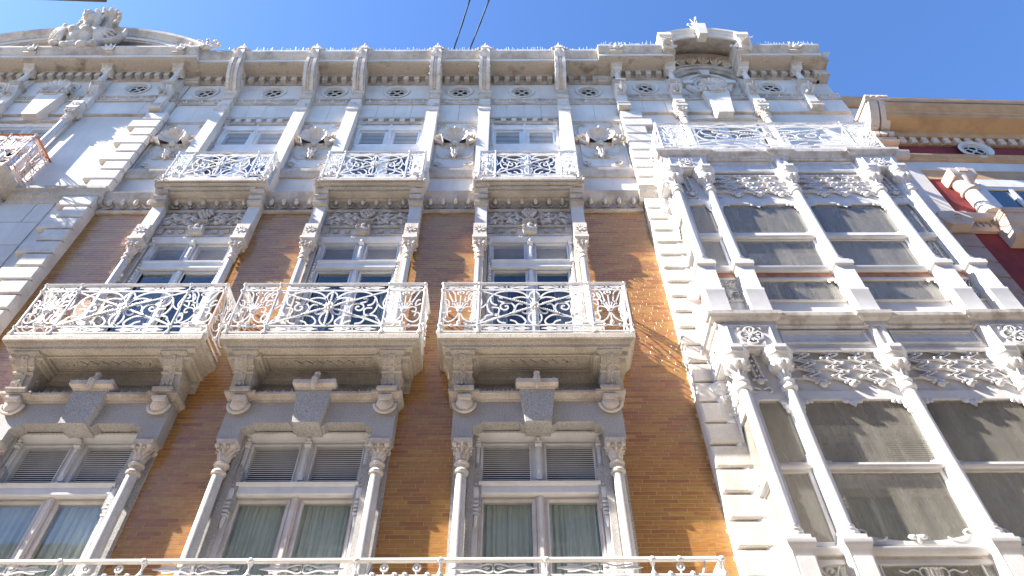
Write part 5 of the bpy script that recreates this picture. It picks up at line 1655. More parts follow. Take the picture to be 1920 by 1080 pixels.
# scallop canopy behind the head, off to one side
for k in range(9):
    t = radians(-20 + 24 * k)
    st.tube([(0.22 + 0.12 * cos(t), 0.16, 1.22 + 0.12 * sin(t)), (0.22 + 0.28 * cos(t), 0.12, 1.30 + 0.30 * sin(t)), (0.22 + 0.40 * cos(t), 0.0, 1.36 + 0.42 * sin(t))], 0.05, 7, 0.07)
    st.ball((0.22 + 0.43 * cos(t), -0.02, 1.36 + 0.45 * sin(t)), 0.06, 8, 5)
st.ball((0.22, 0.16, 1.3), (0.36, 0.06, 0.36), 14, 8)
for (x, z, r) in ((-0.46, 0.06, 0.10), (0.48, 0.04, 0.11), (-0.20, -0.02, 0.10), (0.22, -0.02, 0.12)):
    st.ball((x, -0.12, z), (r * 1.2, r, r), 9, 6)
bust = remesh(st, "crowning_bust", 0.02, 'limestone', B, (-10.42, -0.70, 17.72))
bust.scale = (1.0, 1.0, 0.93); bust.rotation_euler = (radians(12), 0, 0)
bust["label"] = "carved stone bust with winged drapery crowning the left pediment"

# ================================================================== glazed bay (two storeys) on the right pavilion
BAY = MB()
BXS = (2.82, 3.37, 4.81, 6.24, 6.74)
BY = -0.83
X0, X1 = BXS[0], BXS[-1]
# floors and ceilings inside
BAY.box(X0 - 0.02, X1 + 0.02, BY - 0.02, -0.1, 8.0, 8.18).box(X0 - 0.02, X1 + 0.02, BY - 0.02, -0.1, 12.24, 12.42).box(X0 - 0.02, X1 + 0.02, BY - 0.02, -0.1, 3.6, 3.8)
BW_ = BAY.build("bay_window", 'bay', B, sharp=0)
BW_["label"] = "white glazed two-storey bay window with slender columns and zigzag panels"

def bay_slab(z0, z1, name, out):
    h = z1 - z0
    s = MB()
    def ringrow(e, z): return (X0 - 0.08 - e, X1 + 0.08 + e, BY - 0.05 - e, -0.09, z)
    s.rl([ringrow(-0.03, z0), ringrow(0.0, z0 + 0.06 * h), ringrow(0.005, z0 + 0.25 * h), ringrow(0.05, z0 + 0.42 * h), ringrow(0.055, z0 + 0.5 * h), ringrow(0.085, z0 + 0.62 * h), ringrow(0.09, z0 + 0.9 * h), ringrow(0.075, z1)])
    o = s.build(name, 'bay_trim', BW_)
    for i, (a, b) in enumerate(((X0 - 0.13, 3.50), (4.66, 4.96), (6.10, X1 + 0.13))):
        r = lambda e, z: (a - e, b + e, BY - 0.085 - e, BY, z)
        MB().rl([r(0.0, z0 - 0.004), r(0.005, z0 + 0.3 * h), r(0.05, z0 + 0.46 * h), r(0.055, z0 + 0.54 * h), r(0.085, z0 + 0.66 * h), r(0.09, z0 + 0.93 * h), r(0.07, z1 + 0.004)]).build("slab_break", 'bay_trim', BW_)
bay_slab(7.99, 8.20, "slab", 0.1)
bay_slab(12.22, 12.45, "slab", 0.1)

def bay_column(x, y, z0, zneck, ztop, r=0.073):
    """turned base, shaft, collared neck, gadrooned bell and octagonal abacus"""
    c = MB().lathe([(0.115, z0), (0.115, z0 + 0.03), (0.10, z0 + 0.045), (0.108, z0 + 0.075), (0.085, z0 + 0.095), (0.09, z0 + 0.125), (r, z0 + 0.16), (r * 0.98, z0 + 0.8), (r * 0.88, zneck)], x, y, 18)
    c.box(x - 0.12, x + 0.12, y - 0.12, y + 0.12, z0 - 0.05, z0)
    co = c.build("column", 'bay', BW_)
    H = ztop - zneck
    k = MB().lathe([(r * 0.88, zneck), (0.095, zneck + 0.04 * H), (0.098, zneck + 0.09 * H), (0.075, zneck + 0.13 * H), (0.072, zneck + 0.18 * H), (0.092, zneck + 0.21 * H), (0.092, zneck + 0.25 * H), (0.068, zneck + 0.29 * H), (0.066, zneck + 0.40 * H),
                       (0.08, zneck + 0.45 * H), (0.135, zneck + 0.55 * H), (0.155, zneck + 0.62 * H), (0.135, zneck + 0.69 * H), (0.12, zneck + 0.71 * H)], x, y, 16)
    for q in range(10):
        a = 2 * pi * q / 10
        k.ball((x + 0.132 * cos(a), y + 0.132 * sin(a), zneck + 0.60 * H), (0.036, 0.036, 0.055), 6, 4)
        k.leaf((x + 0.065 * cos(a), y + 0.065 * sin(a), zneck + 0.30 * H), (x + 0.085 * cos(a), y + 0.085 * sin(a), zneck + 0.46 * H), (cos(a), sin(a), 0), 0.045, 0.015, 2)
    def oc(rr, z): return [(x + rr * cos(pi / 8 + pi / 4 * j), y + rr * sin(pi / 8 + pi / 4 * j), z) for j in range(8)]
    k.loft([oc(0.13, zneck + 0.69 * H), oc(0.155, zneck + 0.73 * H), oc(0.16, zneck + 0.78 * H), oc(0.185, zneck + 0.82 * H), oc(0.19, zneck + 0.88 * H), oc(0.205, zneck + 0.91 * H), oc(0.205, ztop)])
    k.build("capital", 'bay', BW_)
    return co
def rose(mb, u, v, R, y):
    for k in range(4):
        a = pi / 2 * k
        mb.ring_y(R * 0.42, R * 0.11, u + R * 0.5 * cos(a), y, v + R * 0.5 * sin(a), 16, 6, R * 0.14)
        for j in range(3):
            b = a + (j - 1) * 0.5
            mb.leaf((u, y - 0.005, v), (u + R * 0.72 * cos(b), y - 0.02, v + R * 0.72 * sin(b)), (0, -1, 0), R * 0.28, 0.008, 3)
    mb.ball((u, y - 0.015, v), R * 0.16, 7, 4)
    for sx in (-1, 1):
        for sz in (-1, 1):
            mb.poly([(u + sx * R * 0.95, v + sz * R * 0.95), (u + sx * R * 0.6, v + sz * R * 0.95), (u + sx * R * 0.95, v + sz * R * 0.6)], y - 0.012, y + 0.01)

def panel_frame(mb, u0, u1, v0, v1, y, t=0.03, d=0.025):
    for a, b, k in ((0, t * 0.5, d), (t * 0.5, t, d * 0.55)):
        frame_rect(mb, u0 + a, u1 - a, v0 + a, v1 - a, b - a, y - k, y + 0.002)

def bay_facet(w_, storey, T, narrow=False, key=''):
    """one bay between two columns, in local (u 0..w, y=0 plane, z); T maps to the building"""
    zo, lo = (0.0, True) if storey == 0 else (0.0, False)
    if storey == 0:
        zz = dict(base=3.8, sm0=3.98, sm1=4.80, sill0=4.86, sill1=4.97, p0=5.03, p1=5.87, t1=5.96, q1=6.85, zig0=6.98, zig1=7.66, ent0=7.565, ent1=7.995)
    else:
        zz = dict(base=8.20, sm0=8.60, sm1=9.05, sill0=9.19, sill1=9.32, p0=9.34, p1=10.03, t1=10.17, q1=10.98, zig0=11.12, zig1=11.80, ent0=11.855, ent1=12.225)
    e = 0.075
    f = MB()
    # stiles and rails
    f.box(0.0, e, 0.0, 0.07, zz['base'], zz['zig1']).box(w_ - e, w_, 0.0, 0.07, zz['base'], zz['zig1'])
    f.box(e, w_ - e, 0.004, 0.07, zz['base'], zz['sm0'])
    f.rl([(e, w_ - e, -0.02, 0.07, zz['sm0'] - 0.03), (e, w_ - e, -0.03, 0.07, zz['sm0'] - 0.012), (e, w_ - e, 0.01, 0.07, zz['sm0'])])
    f.box(e, w_ - e, 0.003, 0.07, zz['sm1'], zz['sm1'] + 0.045)
    f.rl([(0.02, w_ - 0.02, -0.03, 0.07, zz['sill0'] + 0.02), (0.02, w_ - 0.02, -0.05, 0.07, zz['sill0'] + 0.05), (0.02, w_ - 0.02, -0.055, 0.07, zz['sill1'] - 0.02), (0.02, w_ - 0.02, -0.02, 0.07, zz['sill1'])])
    f.box(e, w_ - e, 0.0, 0.07, zz['p1'] + 0.02, zz['t1'])
    f.box(e, w_ - e, 0.003, 0.07, zz['q1'], zz['zig0'])
    # lower sash sits behind the upper one
    frame_rect(f, e + 0.004, w_ - e - 0.004, zz['p0'] - 0.03, zz['p1'] + 0.03, 0.045, 0.03, 0.068)
    f.mold(e, w_ - e, [(0.03, zz['p1'] + 0.02), (-0.012, zz['p1'] + 0.022), (-0.02, zz['p1'] + 0.05), (0.03, zz['p1'] + 0.055)])
    f.box(e, w_ - e, 0.02, 0.06, zz['zig0'], zz['zig1'])
    # entablature
    if narrow:
        eb = MB().box(-0.095, w_ + 0.095, -0.13, 0.05, zz['ent0'], zz['ent1'])
        panel_frame(eb, -0.01, w_ + 0.01, zz['ent0'] + 0.025, zz['ent1'] - 0.025, -0.13)
        eb.xf(T); eb.build("corner_block", 'bay', BW_)
        rs = MB(); rose(rs, w_ / 2, (zz['ent0'] + zz['ent1']) / 2, min(w_ / 2 - 0.06, (zz['ent1'] - zz['ent0']) / 2 - 0.055), -0.14)
        rs.xf(T); rs.build("quatrefoil", 'bay', BW_)
    f.box(0, w_, -0.03, 0.05, zz['ent0'] + 0.02 if storey else zz['zig1'], zz['ent1'] - 0.002)
    if narrow: pass
    else:
        panel_frame(f, 0.16, w_ - 0.16, zz['ent0'] + (0.16 if storey == 0 else 0.07), zz['ent1'] - 0.04, -0.03, 0.05, 0.03)
        n = 6
        for i in range(n):
            u = 0.3 + (w_ - 0.6) * (i + 0.5) / n; v = (zz['ent0'] + zz['ent1']) / 2 + 0.05
            for s_ in (-1, 1):
                f.strip([(u, v - 0.03), (u + s_ * 0.045, v + 0.02)], 0.008, 0.008, -0.032)
        f.mold(0.10, w_ - 0.10, [(-0.03, zz['ent0'] + 0.02), (-0.055, zz['ent0'] + 0.03), (-0.06, zz['ent0'] + 0.07), (-0.03, zz['ent0'] + 0.09)])
    f.xf(T); f.build("frame", 'bay', BW_)
    # bare wood strip under the sill
    r_ = MB().box(e + 0.002, w_ - e - 0.002, 0.008, 0.05, zz['sm1'] + 0.046, zz['sill0'] + 0.019)
    r_.xf(T); r_.build("bare_wood_strip", 'rust_trim' if storey else 'bay_trim', BW_)
    # panes
    for a, b, yy in ((zz['t1'], zz['q1'], 0.035), (zz['p0'], zz['p1'], 0.05), (zz['sm0'], zz['sm1'], 0.04)):
        if narrow and a == zz['sm0']: continue
        g_ = MB().box(e - 0.005, w_ - e + 0.005, yy, yy + 0.006, a - 0.01, b + 0.01)
        g_.xf(T); g_.build("pane", 'bay_glass', BW_, sharp=0)
    # scalloped carving round the panes
    wi = w_ - 2 * e
    def out(c, nm):
        c.xf(T); c.build(nm, 'bay', BW_)
    for s_ in (-1, 1):
        ux = lambda d: (e + d) if s_ < 0 else (w_ - e - d)
        for (v, sg, sc2) in ((zz['q1'], -1, 1.0), (zz['t1'], 1, 0.55)):
            c = MB()
            for (d, h_, r) in ((0.03, 0.03, 0.05), (0.09, 0.02, 0.042), (0.15, 0.015, 0.034), (0.025, 0.10, 0.038), (0.018, 0.17, 0.028)):
                if narrow and d > 0.08: continue
                c.ball((ux(d * sc2), 0.012, v + sg * h_ * sc2), (r * sc2, 0.014, r * sc2 * 1.25), 6, 4)
            out(c, "corner_scallop")
    if not narrow:
        c = MB()
        for k in (-1, 0, 1):
            c.ball((w_ / 2 + k * 0.045, 0.01, zz['q1'] - 0.012 - (0.02 if k == 0 else 0)), (0.032, 0.014, 0.03), 6, 4)
        c.leaf((w_ / 2, 0.005, zz['q1'] + 0.01), (w_ / 2, -0.005, zz['q1'] - 0.085), (0, -1, 0), 0.05, 0.0, 3)
        cz_ = zz['q1']; c.xf(lambda x, y, z: (w_ / 2 + (x - w_ / 2) * 1.7, y, cz_ + (z - cz_) * 1.5))
        out(c, "centre_drop")
        if storey == 0:
            c = MB()
            n = 13
            pts = [(e + wi * i / (n - 1), zz['p0'] + 0.11 * (abs(2 * i / (n - 1) - 1) ** 2.2) + 0.015) for i in range(n)]
            c.poly([(e + 0.002, zz['p0'] - 0.02), (w_ - e - 0.002, zz['p0'] - 0.02)] + pts[::-1], 0.022, 0.048)
            for s_ in (-1, 1):
                for q in ([(0.12, 0.07), (0.2, 0.02), (0.3, 0.03), (0.34, 0.06)], [(0.06, 0.10), (0.10, 0.14), (0.15, 0.11), (0.12, 0.07)]):
                    c.tube([((w_ / 2 + s_ * (wi / 2 - a)), 0.02, zz['p0'] + b) for a, b in smooth(q, 3)], 0.012, 5)
                c.ball((w_ / 2 + s_ * 0.05, 0.012, zz['p0'] + 0.055), (0.055, 0.02, 0.028), 7, 4)
            c.ball((w_ / 2, 0.012, zz['p0'] + 0.03), (0.03, 0.02, 0.05), 7, 4)
            out(c, "sill_carving")
        else:
            for s_ in (-1, 1):
                c = MB()
                for (d, h_, r) in ((0.02, 0.02, 0.04), (0.05, 0.05, 0.03), (0.02, 0.09, 0.03)):
                    c.ball((w_ / 2 + s_ * (wi / 2 - d), 0.012, zz['sm1'] - h_), (r, 0.016, r), 6, 4)
                c.strip([(w_ / 2 + s_ * (wi / 2 - 0.03), zz['sm1'] - 0.012), (w_ / 2 + s_ * (wi / 2 - 0.16), zz['sm1'] - 0.012)], 0.02, 0.02, 0.012)
                c.ball((w_ / 2 + s_ * (wi / 2 - 0.15), 0.008, zz['sm1'] - 0.03), (0.02, 0.02, 0.04), 6, 4)
                out(c, "corner_scallop")
    # zigzag screens
    if not narrow:
        zh = zz['zig1'] - zz['zig0'] - 0.16
        step = zh / 3.5
        for n_ in range(3):
            zg = MB()
            u0 = 0.13 + (w_ - 0.36) * (n_ + 0.12) / 3
            pts = []
            for i in range(8):
                pts.append((u0 + (0.15 if i % 2 else 0.0) + i * 0.012, zz['zig1'] - 0.03 - i * step / 2))
            for off in (0.0, 0.085):
                zg.strip([(a + off, b) for a, b in pts], 0.030, 0.035, -0.014)
            zg.strip([(a + 0.043, b) for a, b in pts], 0.06, 0.015, -0.004)
            for i, (a, b) in enumerate(pts):
                for off in (0.0, 0.085):
                    zg.ball((a + off, -0.03, b), 0.02, 6, 4)
                if i < 7:
                    for j in range(3):
                        q = (j + 0.5) / 3
                        zg.ball((a + 0.043 + (pts[i + 1][0] - a) * q, -0.014, b + (pts[i + 1][1] - b) * q), 0.014, 5, 3)
            uu, vv = pts[-1]
            zg.ball((uu + 0.045, -0.012, vv - 0.04), (0.055, 0.035, 0.045), 9, 5)
            for s_ in (-1, 1):
                zg.ball((uu + 0.045 + s_ * 0.075, -0.012, vv - 0.012), (0.03, 0.02, 0.02), 6, 4)
            zg.strip([(uu - 0.03, vv), (uu + 0.12, vv)], 0.02, 0.02, -0.01)
            zg.xf(T); zg.build("zigzag_ornament", 'bay', BW_)
        hb = MB()
        for i in range(3):
            v = zz['zig1'] - 0.03 - (2 * i + 2) * step / 2
            hb.box(e, w_ - e, -0.006, 0.02, v - 0.008, v + 0.008)
        hb.box(0.02, w_ - 0.02, -0.03, 0.02, zz['zig1'] - 0.02, zz['zig1'] + 0.01)
        for s_ in (0, 1):
            for i in range(4):
                u = e + 0.05 if s_ == 0 else w_ - e - 0.05
                hb.strip([(u - 0.05, zz['zig1'] - 0.1 - i * step), (u + 0.05, zz['zig1'] - 0.1 - (i + 0.6) * step)], 0.015, 0.015, 0.005)
        hb.xf(T); hb.build("lattice_bar", 'bay', BW_)
    else:
        zg = MB()
        u0, u1 = e + 0.06, w_ - e - 0.06
        zg.strip([(u0 + 0.02, zz['zig1'] - 0.02), (u0 + 0.07, zz['zig0'] + 0.20)], 0.028, 0.03, -0.012)
        zg.strip([(u0 + 0.11, zz['zig1'] - 0.02), (u0 + 0.16, zz['zig0'] + 0.20)], 0.028, 0.03, -0.012)
        for i in range(6):
            t = i / 5
            for d in (0.02, 0.065, 0.11):
                zg.ball((u0 + d + 0.05 * t, -0.024, zz['zig1'] - 0.04 - t * (zz['zig1'] - zz['zig0'] - 0.26)), 0.018, 6, 4)
        zg.ball((u0 + 0.11, -0.015, zz['zig0'] + 0.14), (0.055, 0.03, 0.05), 8, 5)
        for s_ in (-1, 1):
            zg.ball((u0 + 0.11 + s_ * 0.07, -0.01, zz['zig0'] + 0.17), (0.03, 0.02, 0.02), 6, 4)
            zg.tube([(u0 + 0.10 + s_ * a, -0.002, zz['zig0'] + b) for a, b in smooth([(0.02, 0.02), (0.09, 0.05), (0.12, 0.0), (0.08, -0.03)], 3)], 0.014, 5)
        zg.xf(T); zg.build("zigzag_ornament", 'bay', BW_)
        # small ironwork light under the sill
        ir = MB(); iron_small(ir, e, w_ - e, zz['sm0'], zz['sm1'], 0.03, 0.014)
        ir.ring_y(0.05, 0.008, w_ / 2, 0.03, zz['sm1'] - 0.09, 12, 4)
        ir.box(e, w_ - e, 0.024, 0.036, zz['sm1'] - 0.17, zz['sm1'] - 0.155)
        ir.xf(T); ir.build("ironwork", 'iron', BW_)
    if storey == 0 and not narrow:
        ir = MB()
        for k in (-1, 0, 1):
            ir.ring_y(0.05, 0.008, w_ / 2 + k * 0.09, 0.02, zz['sm1'] - 0.08, 12, 4)
        for s_ in (-1, 1):
            ir.tube([(w_ / 2 + s_ * a, 0.02, zz['sm1'] - b) for a, b in smooth([(0.13, 0.08), (0.2, 0.05), (0.27, 0.08), (0.33, 0.06)], 3)], 0.008, 5)
            ir.tube([(w_ / 2 + s_ * a, 0.02, zz['sm1'] - b) for a, b in smooth([(0.0, 0.45), (0.10, 0.28), (0.28, 0.22), (0.44, 0.30), (0.46, 0.46), (0.34, 0.5)], 4)], 0.009, 5)
            ir.tube([(w_ / 2 + s_ * a, 0.02, zz['sm1'] - b) for a, b in smooth([(0.05, 0.6), (0.16, 0.42), (0.28, 0.40), (0.30, 0.5)], 4)], 0.009, 5)
        ir.box(e, w_ - e, 0.014, 0.026, zz['sm1'] - 0.165, zz['sm1'] - 0.15)
        ir.box(e + 0.14, e + 0.155, 0.014, 0.026, zz['sm0'], zz['sm1']).box(w_ - e - 0.155, w_ - e - 0.14, 0.014, 0.026, zz['sm0'], zz['sm1'])
        ir.xf(T); ir.build("ironwork", 'iron', BW_)

for st_ in (0, 1):
    for i in range(4):
        a, b = BXS[i], BXS[i + 1]
        bay_facet(b - a, st_, (lambda x, y, z, a=a: (a + x, BY + 0.04 + y, z)), narrow=i in (0, 3))
    # glazed flanks
    wd = abs(BY + 0.12)
    bay_facet(wd, st_, lambda x, y, z: (X0 + 0.04 + y, -0.12 - x, z), narrow=True)
    bay_facet(wd, st_, lambda x, y, z: (X1 - 0.04 - y, BY + x, z), narrow=True)
    for (x, y) in [(x, BY) for x in BXS] + [(X0 + 0.01, -0.13), (X1 - 0.01, -0.13)]:
        if st_ == 0: bay_column(x, y, 5.03, 6.93, 7.56)
        else: bay_column(x, y, 9.33, 11.22, 11.86)
        p = MB()
        if st_ == 0:
            p.rl([(x - 0.11, x + 0.11, y - 0.11, y + 0.11, 3.8), (x - 0.11, x + 0.11, y - 0.11, y + 0.11, 4.86), (x - 0.13, x + 0.13, y - 0.13, y + 0.13, 4.90), (x - 0.145, x + 0.145, y - 0.145, y + 0.145, 4.93), (x - 0.145, x + 0.145, y - 0.145, y + 0.145, 4.978)])
            p.rl([(x - 0.085, x + 0.085, y - 0.125, y - 0.1, 4.2), (x - 0.085, x + 0.085, y - 0.125, y - 0.1, 4.8)])
        else:
            p.rl([(x - 0.13, x + 0.13, y - 0.13, y + 0.11, 8.20), (x - 0.13, x + 0.13, y - 0.13, y + 0.11, 8.62), (x - 0.135, x + 0.135, y - 0.135, y + 0.11, 8.64), (x - 0.135, x + 0.135, y - 0.135, y + 0.11, 8.67), (x - 0.115, x + 0.115, y - 0.115, y + 0.11, 8.70),
                  (x - 0.115, x + 0.115, y - 0.115, y + 0.11, 9.17), (x - 0.145, x + 0.145, y - 0.145, y + 0.12, 9.20), (x - 0.145, x + 0.145, y - 0.145, y + 0.12, 9.278)])
        p.build("pedestal", 'bay', BW_)
        q = MB()
        z0_, z1_ = (7.565, 7.993) if st_ == 0 else (11.862, 12.222)
        if x != BXS[2]: continue
        q.box(x - 0.10, x + 0.10, y - 0.06, y + 0.06, z0_, z1_)
        for k in (-1, 1):
            q.box(x + k * 0.06 - 0.025, x + k * 0.06 + 0.025, y - 0.08, y - 0.05, z0_ + 0.01, z1_ - 0.01)
        q.build("pilaster_strip", 'bay', BW_)

# inner windows behind the glass, and the upper door
for src, z in ((_w0, 0), (_w1, 0), (_uw, 0)):
    copy_tree(src, B, (XR - 0.04, -0.10, 0))
# balcony rail on top of the bay
RB = empty("bay_railing", B, ((X0 + X1) / 2, 0, 0))
railing(RB, 2.0, [1.52], BY - 0.10, -0.12, (12.51, 12.62, 13.34, 13.47), band=4, bar=0.016)

# top windows of both pavilions: columns with carved heads
def top_window_order(xc):
    out = []
    for s_ in (-1, 1):
        x = xc + s_ * 0.89
        c = MB().lathe([(0.075, 12.98), (0.072, 13.3), (0.066, 14.98)], x, -0.24, 14); shaft_base(c, x, -0.24, 12.84, 0.072)
        o = c.build("column", 'shaft', B)
        k = MB(); capital(k, x, -0.24, 14.95, 15.36, 0.064, 0.11)
        k.rl([(x - 0.10, x + 0.10, -0.34, -0.1, 15.36), (x - 0.13, x + 0.13, -0.37, -0.1, 15.385), (x - 0.13, x + 0.13, -0.37, -0.1, 15.44), (x - 0.11, x + 0.11, -0.35, -0.1, 15.46)])
        carved_block(k, x, 0.12, -0.35, -0.1, 15.46, 15.72)
        k.build("capital", 'carved', o)
        MB().rl([(x - 0.14, x + 0.14, -0.38, -0.1, 12.4), (x - 0.14, x + 0.14, -0.38, -0.1, 12.84)]).build("pedestal", 'plaster', o)
    m_ = MB().mold(xc - 0.78, xc + 0.78, [(-0.1, 15.13), (-0.16, 15.13), (-0.17, 15.16), (-0.15, 15.19), (-0.1, 15.19)])
    m_.build("lintel_moulding", 'limestone', B)
    for s_ in (-1, 1):
        MB().box(xc + s_ * 0.9, xc + s_ * 0.72, -0.13, -0.1, 12.4, 15.2).build("window_architrave", 'plaster', B, sharp=0)
top_window_order(XR - 0.02); top_window_order(XL)

# ------------------------------------------------------------------ rusty balcony of the left pavilion
copy_tree(_uw, B, (XL, -0.10, 0))
s = MB(); HW = 1.29
s.rl([(XL - HW + 0.28, XL + HW - 0.28, -0.25, -0.1, 11.98), (XL - HW + 0.25, XL + HW - 0.25, -0.30, -0.1, 12.05), (XL - HW + 0.2, XL + HW - 0.2, -0.40, -0.1, 12.09), (XL - HW + 0.19, XL + HW - 0.19, -0.42, -0.1, 12.16), (XL - HW + 0.1, XL + HW - 0.1, -0.62, -0.1, 12.19), (XL - HW + 0.08, XL + HW - 0.08, -0.66, -0.1, 12.26),
      (XL - HW + 0.02, XL + HW - 0.02, -0.72, -0.1, 12.29), (XL - HW, XL + HW, -0.76, -0.1, 12.31), (XL - HW, XL + HW, -0.76, -0.1, 12.42)])
s.shift(-XL)
sl = s.build("balcony", 'slab', B, (XL, 0, 0)); sl["label"] = "stone balcony with rusty orange iron railing at upper left"
railing(sl, 1.27, [0.80], -0.72, -0.11, (12.46, 12.58, 13.36, 13.50), 'rusty_iron', 2, 'rust_rail')
for a, b in ((-13.9, XL - HW + 0.1), (XL + HW - 0.1, BR_L + 0.10)):
    m_ = MB().mold(a, b, [(0, 12.03), (-0.13, 12.03), (-0.16, 12.08), (-0.165, 12.14), (-0.20, 12.17), (-0.23, 12.23), (-0.235, 12.30), (-0.27, 12.33), (-0.275, 12.40), (0, 12.42)])
    m_.build("ledge", 'slab', B)
m_ = MB().mold(BR_R - 0.08, X0 + 0.1, [(0, 12.03), (-0.13, 12.03), (-0.16, 12.08), (-0.165, 12.14), (-0.20, 12.17), (-0.23, 12.23), (-0.235, 12.30), (-0.26, 12.33), (-0.265, 12.38), (0, 12.40)])
m_.build("ledge", 'slab', B)

# ------------------------------------------------------------------ long first-floor balcony along the bottom of the view
s = MB().rl([(-8.0, 2.02, -0.7, 0, 3.60), (-8.0, 2.06, -0.76, 0, 3.66), (-8.0, 2.13, -0.80, 0, 3.70), (-8.0, 2.13, -0.80, 0, 3.80)])
LB = s.build("long_balcony", 'slab', B)
LB["label"] = "long white iron balcony rail crossing the lower edge of the facade"
YB = -0.72; ZT, ZU = 4.885, 4.735
r = MB().rl([(-8.0, 2.10, YB - 0.02, YB + 0.02, ZT - 0.012), (-8.0, 2.105, YB - 0.03, YB + 0.03, ZT), (-8.0, 2.10, YB - 0.026, YB + 0.026, ZT + 0.022), (-8.0, 2.095, YB - 0.012, YB + 0.012, ZT + 0.03)])
r.box(2.06, 2.10, YB + 0.03, 0, ZT - 0.01, ZT + 0.02)
r.build("handrail", 'iron', LB)
r = MB()
for z in (ZU, 3.97, 3.86):
    r.box(-8.0, 2.09, YB - 0.01, YB + 0.01, z - 0.01, z + 0.01)
r.build("rail", 'iron', LB)
for c in CX:
    for d in (-1.045, 0, 1.045):
        p = MB(); x = c + d
        p.lathe([(0.030, ZT - 0.02), (0.018, ZT - 0.05), (0.012, ZT - 0.07), (0.012, ZU + 0.06), (0.02, ZU + 0.03), (0.03, ZU)], x, YB, 8)
        p.ball((x, YB - 0.022, ZT), (0.034, 0.03, 0.03), 8, 5); p.ball((x, YB, ZU), 0.034, 8, 5)
        p.tube([(x, YB, 3.82), (x, YB, ZU)], 0.013, 6)
        p.build("post", 'iron', LB)
    p = MB()
    for d in (-1.045, 0.0):
        iron_band(p, c + d, c + d + 1.045, ZU + 0.01, ZT - 0.012, YB, 1, 0.014)
        iron_panel(p, c + d + 0.02, c + d + 1.02, 3.97, ZU, YB, 0.015, 0.012, False)
    p.build("scroll_panel", 'iron', LB)
    p = MB()
    for d in ((1.045 + 0.44,) if c < 0 else (1.045 + 0.27,)):
        x = c + d
        for q in ((0.0,) if c > 0 else (-0.16, 0.16)):
            p.ring_y(0.033, 0.012, x + q, YB, (ZU + ZT) / 2 + 0.005, 14, 6); p.ball((x + q, YB, (ZU + ZT) / 2 + 0.005), 0.017, 7, 4)
            p.tube([(x + q, YB, ZU), (x + q, YB, ZU + 0.035)], 0.01, 5)
            for s_ in (-1, 1):
                p.ball((x + q + s_ * 0.11, YB, ZU + 0.008), 0.03, 7, 4)
                p.strip([(x + q, 4.4), (x + q + s_ * 0.1, ZU)], 0.014, 0.012, YB)
        p.strip([(x + (0.2 if c > 0 else -0.33), ZU), (x + (0.25 if c > 0 else -0.30), ZT - 0.02)], 0.02, 0.014, YB)
    p.build("rosette_panel", 'iron', LB)
p = MB(); x = 2.075
p.lathe([(0.030, ZT - 0.02), (0.018, ZT - 0.05), (0.012, ZT - 0.07), (0.012, ZU + 0.06), (0.02, ZU + 0.03), (0.03, ZU)], x, YB, 8)
p.ball((x, YB - 0.022, ZT), (0.034, 0.03, 0.03), 8, 5); p.ball((x, YB, ZU), 0.036, 8, 5); p.tube([(x, YB, 3.82), (x, YB, ZU)], 0.013, 6)
p.ball((1.655, YB - 0.022, ZT), (0.034, 0.03, 0.03), 8, 5)
p.build("post", 'iron', LB)
q = MB(); iron_small(q, 0.0, 0.7, 3.97, ZU, 0, 0.014); iron_band(q, 0, 0.7, ZU, ZT, 0, 1)
q.xf(lambda x, y, z: (2.08 + y, YB + x, z)); q.build("side_panel", 'iron', LB)

# ================================================================== red building next door
N = empty("red_building", None, (7.60, 0.0, 0.0))
N.rotation_euler = (0, 0, radians(1.6))
tag(N, "dark red plastered building with ochre cornice beside the bay window", "building")
MB().box(0.0, 9.0, 0.0, 6.0, 0, 14.4).build("wall", 'red', N, sharp=0)
MB().rl([(0.0, 0.52, -0.03, 0.05, 11.6), (0.0, 0.52, -0.03, 0.05, 13.6)]).build("corner_pilaster", 'plaster', N)
m_ = MB().box(0.0, 9, -0.035, 0.05, 13.27, 13.57); m_.build("white_band", 'plaster', N, sharp=0)
m_ = MB().box(0.52, 9, -0.02, 0.05, 12.96, 13.27); m_.build("ochre_band", 'ochre', N, sharp=0)
m_ = MB().mold(-0.05, 9, [(0, 13.57), (-0.05, 13.57), (-0.06, 13.60), (-0.09, 13.62), (-0.095, 13.69), (-0.12, 13.71), (-0.125, 13.75), (0, 13.77)]); m_.build("string_course", 'ochre', N)
m_ = MB().rl([(-0.08, 0.42, -0.15, 0, 13.575), (-0.10, 0.44, -0.17, 0, 13.68), (-0.11, 0.45, -0.19, 0, 13.71), (-0.11, 0.45, -0.19, 0, 13.765)]); m_.build("string_block", 'rose', N)
# cornice
m_ = MB().mold(0.3, 9, [(0, 14.44), (-0.13, 14.44), (-0.15, 14.47), (-0.16, 14.58), (-0.42, 14.66), (-0.47, 14.68), (-0.47, 14.74), (-0.50, 14.76), (-0.51, 14.82), (-0.55, 14.86), (-0.60, 14.94), (-0.62, 14.97), (-0.62, 15.0), (0, 15.02)])
NC = m_.build("cornice", 'ochre', N)
m_ = MB().mold(0.32, 9, [(-0.05, 15.021), (-0.64, 15.021), (-0.65, 15.04), (-0.05, 15.05)]); m_.build("roof_edge", 'rose_dark', NC)
d_me = MB().rl([(-0.06, 0.06, -0.085, 0, 14.26), (-0.06, 0.06, -0.11, 0, 14.30), (-0.06, 0.06, -0.11, 0, 14.41), (-0.06, 0.06, -0.12, 0, 14.435)]).mesh("dentil", 'rose')
MB().mold(0.3, 9, [(0, 14.25), (-0.045, 14.25), (-0.05, 14.439), (0, 14.439)]).build("dentil_band", 'ochre', NC)
for i in range(24):
    obj("dentil", d_me, NC, (0.62 + i * 0.235, 0, 0))
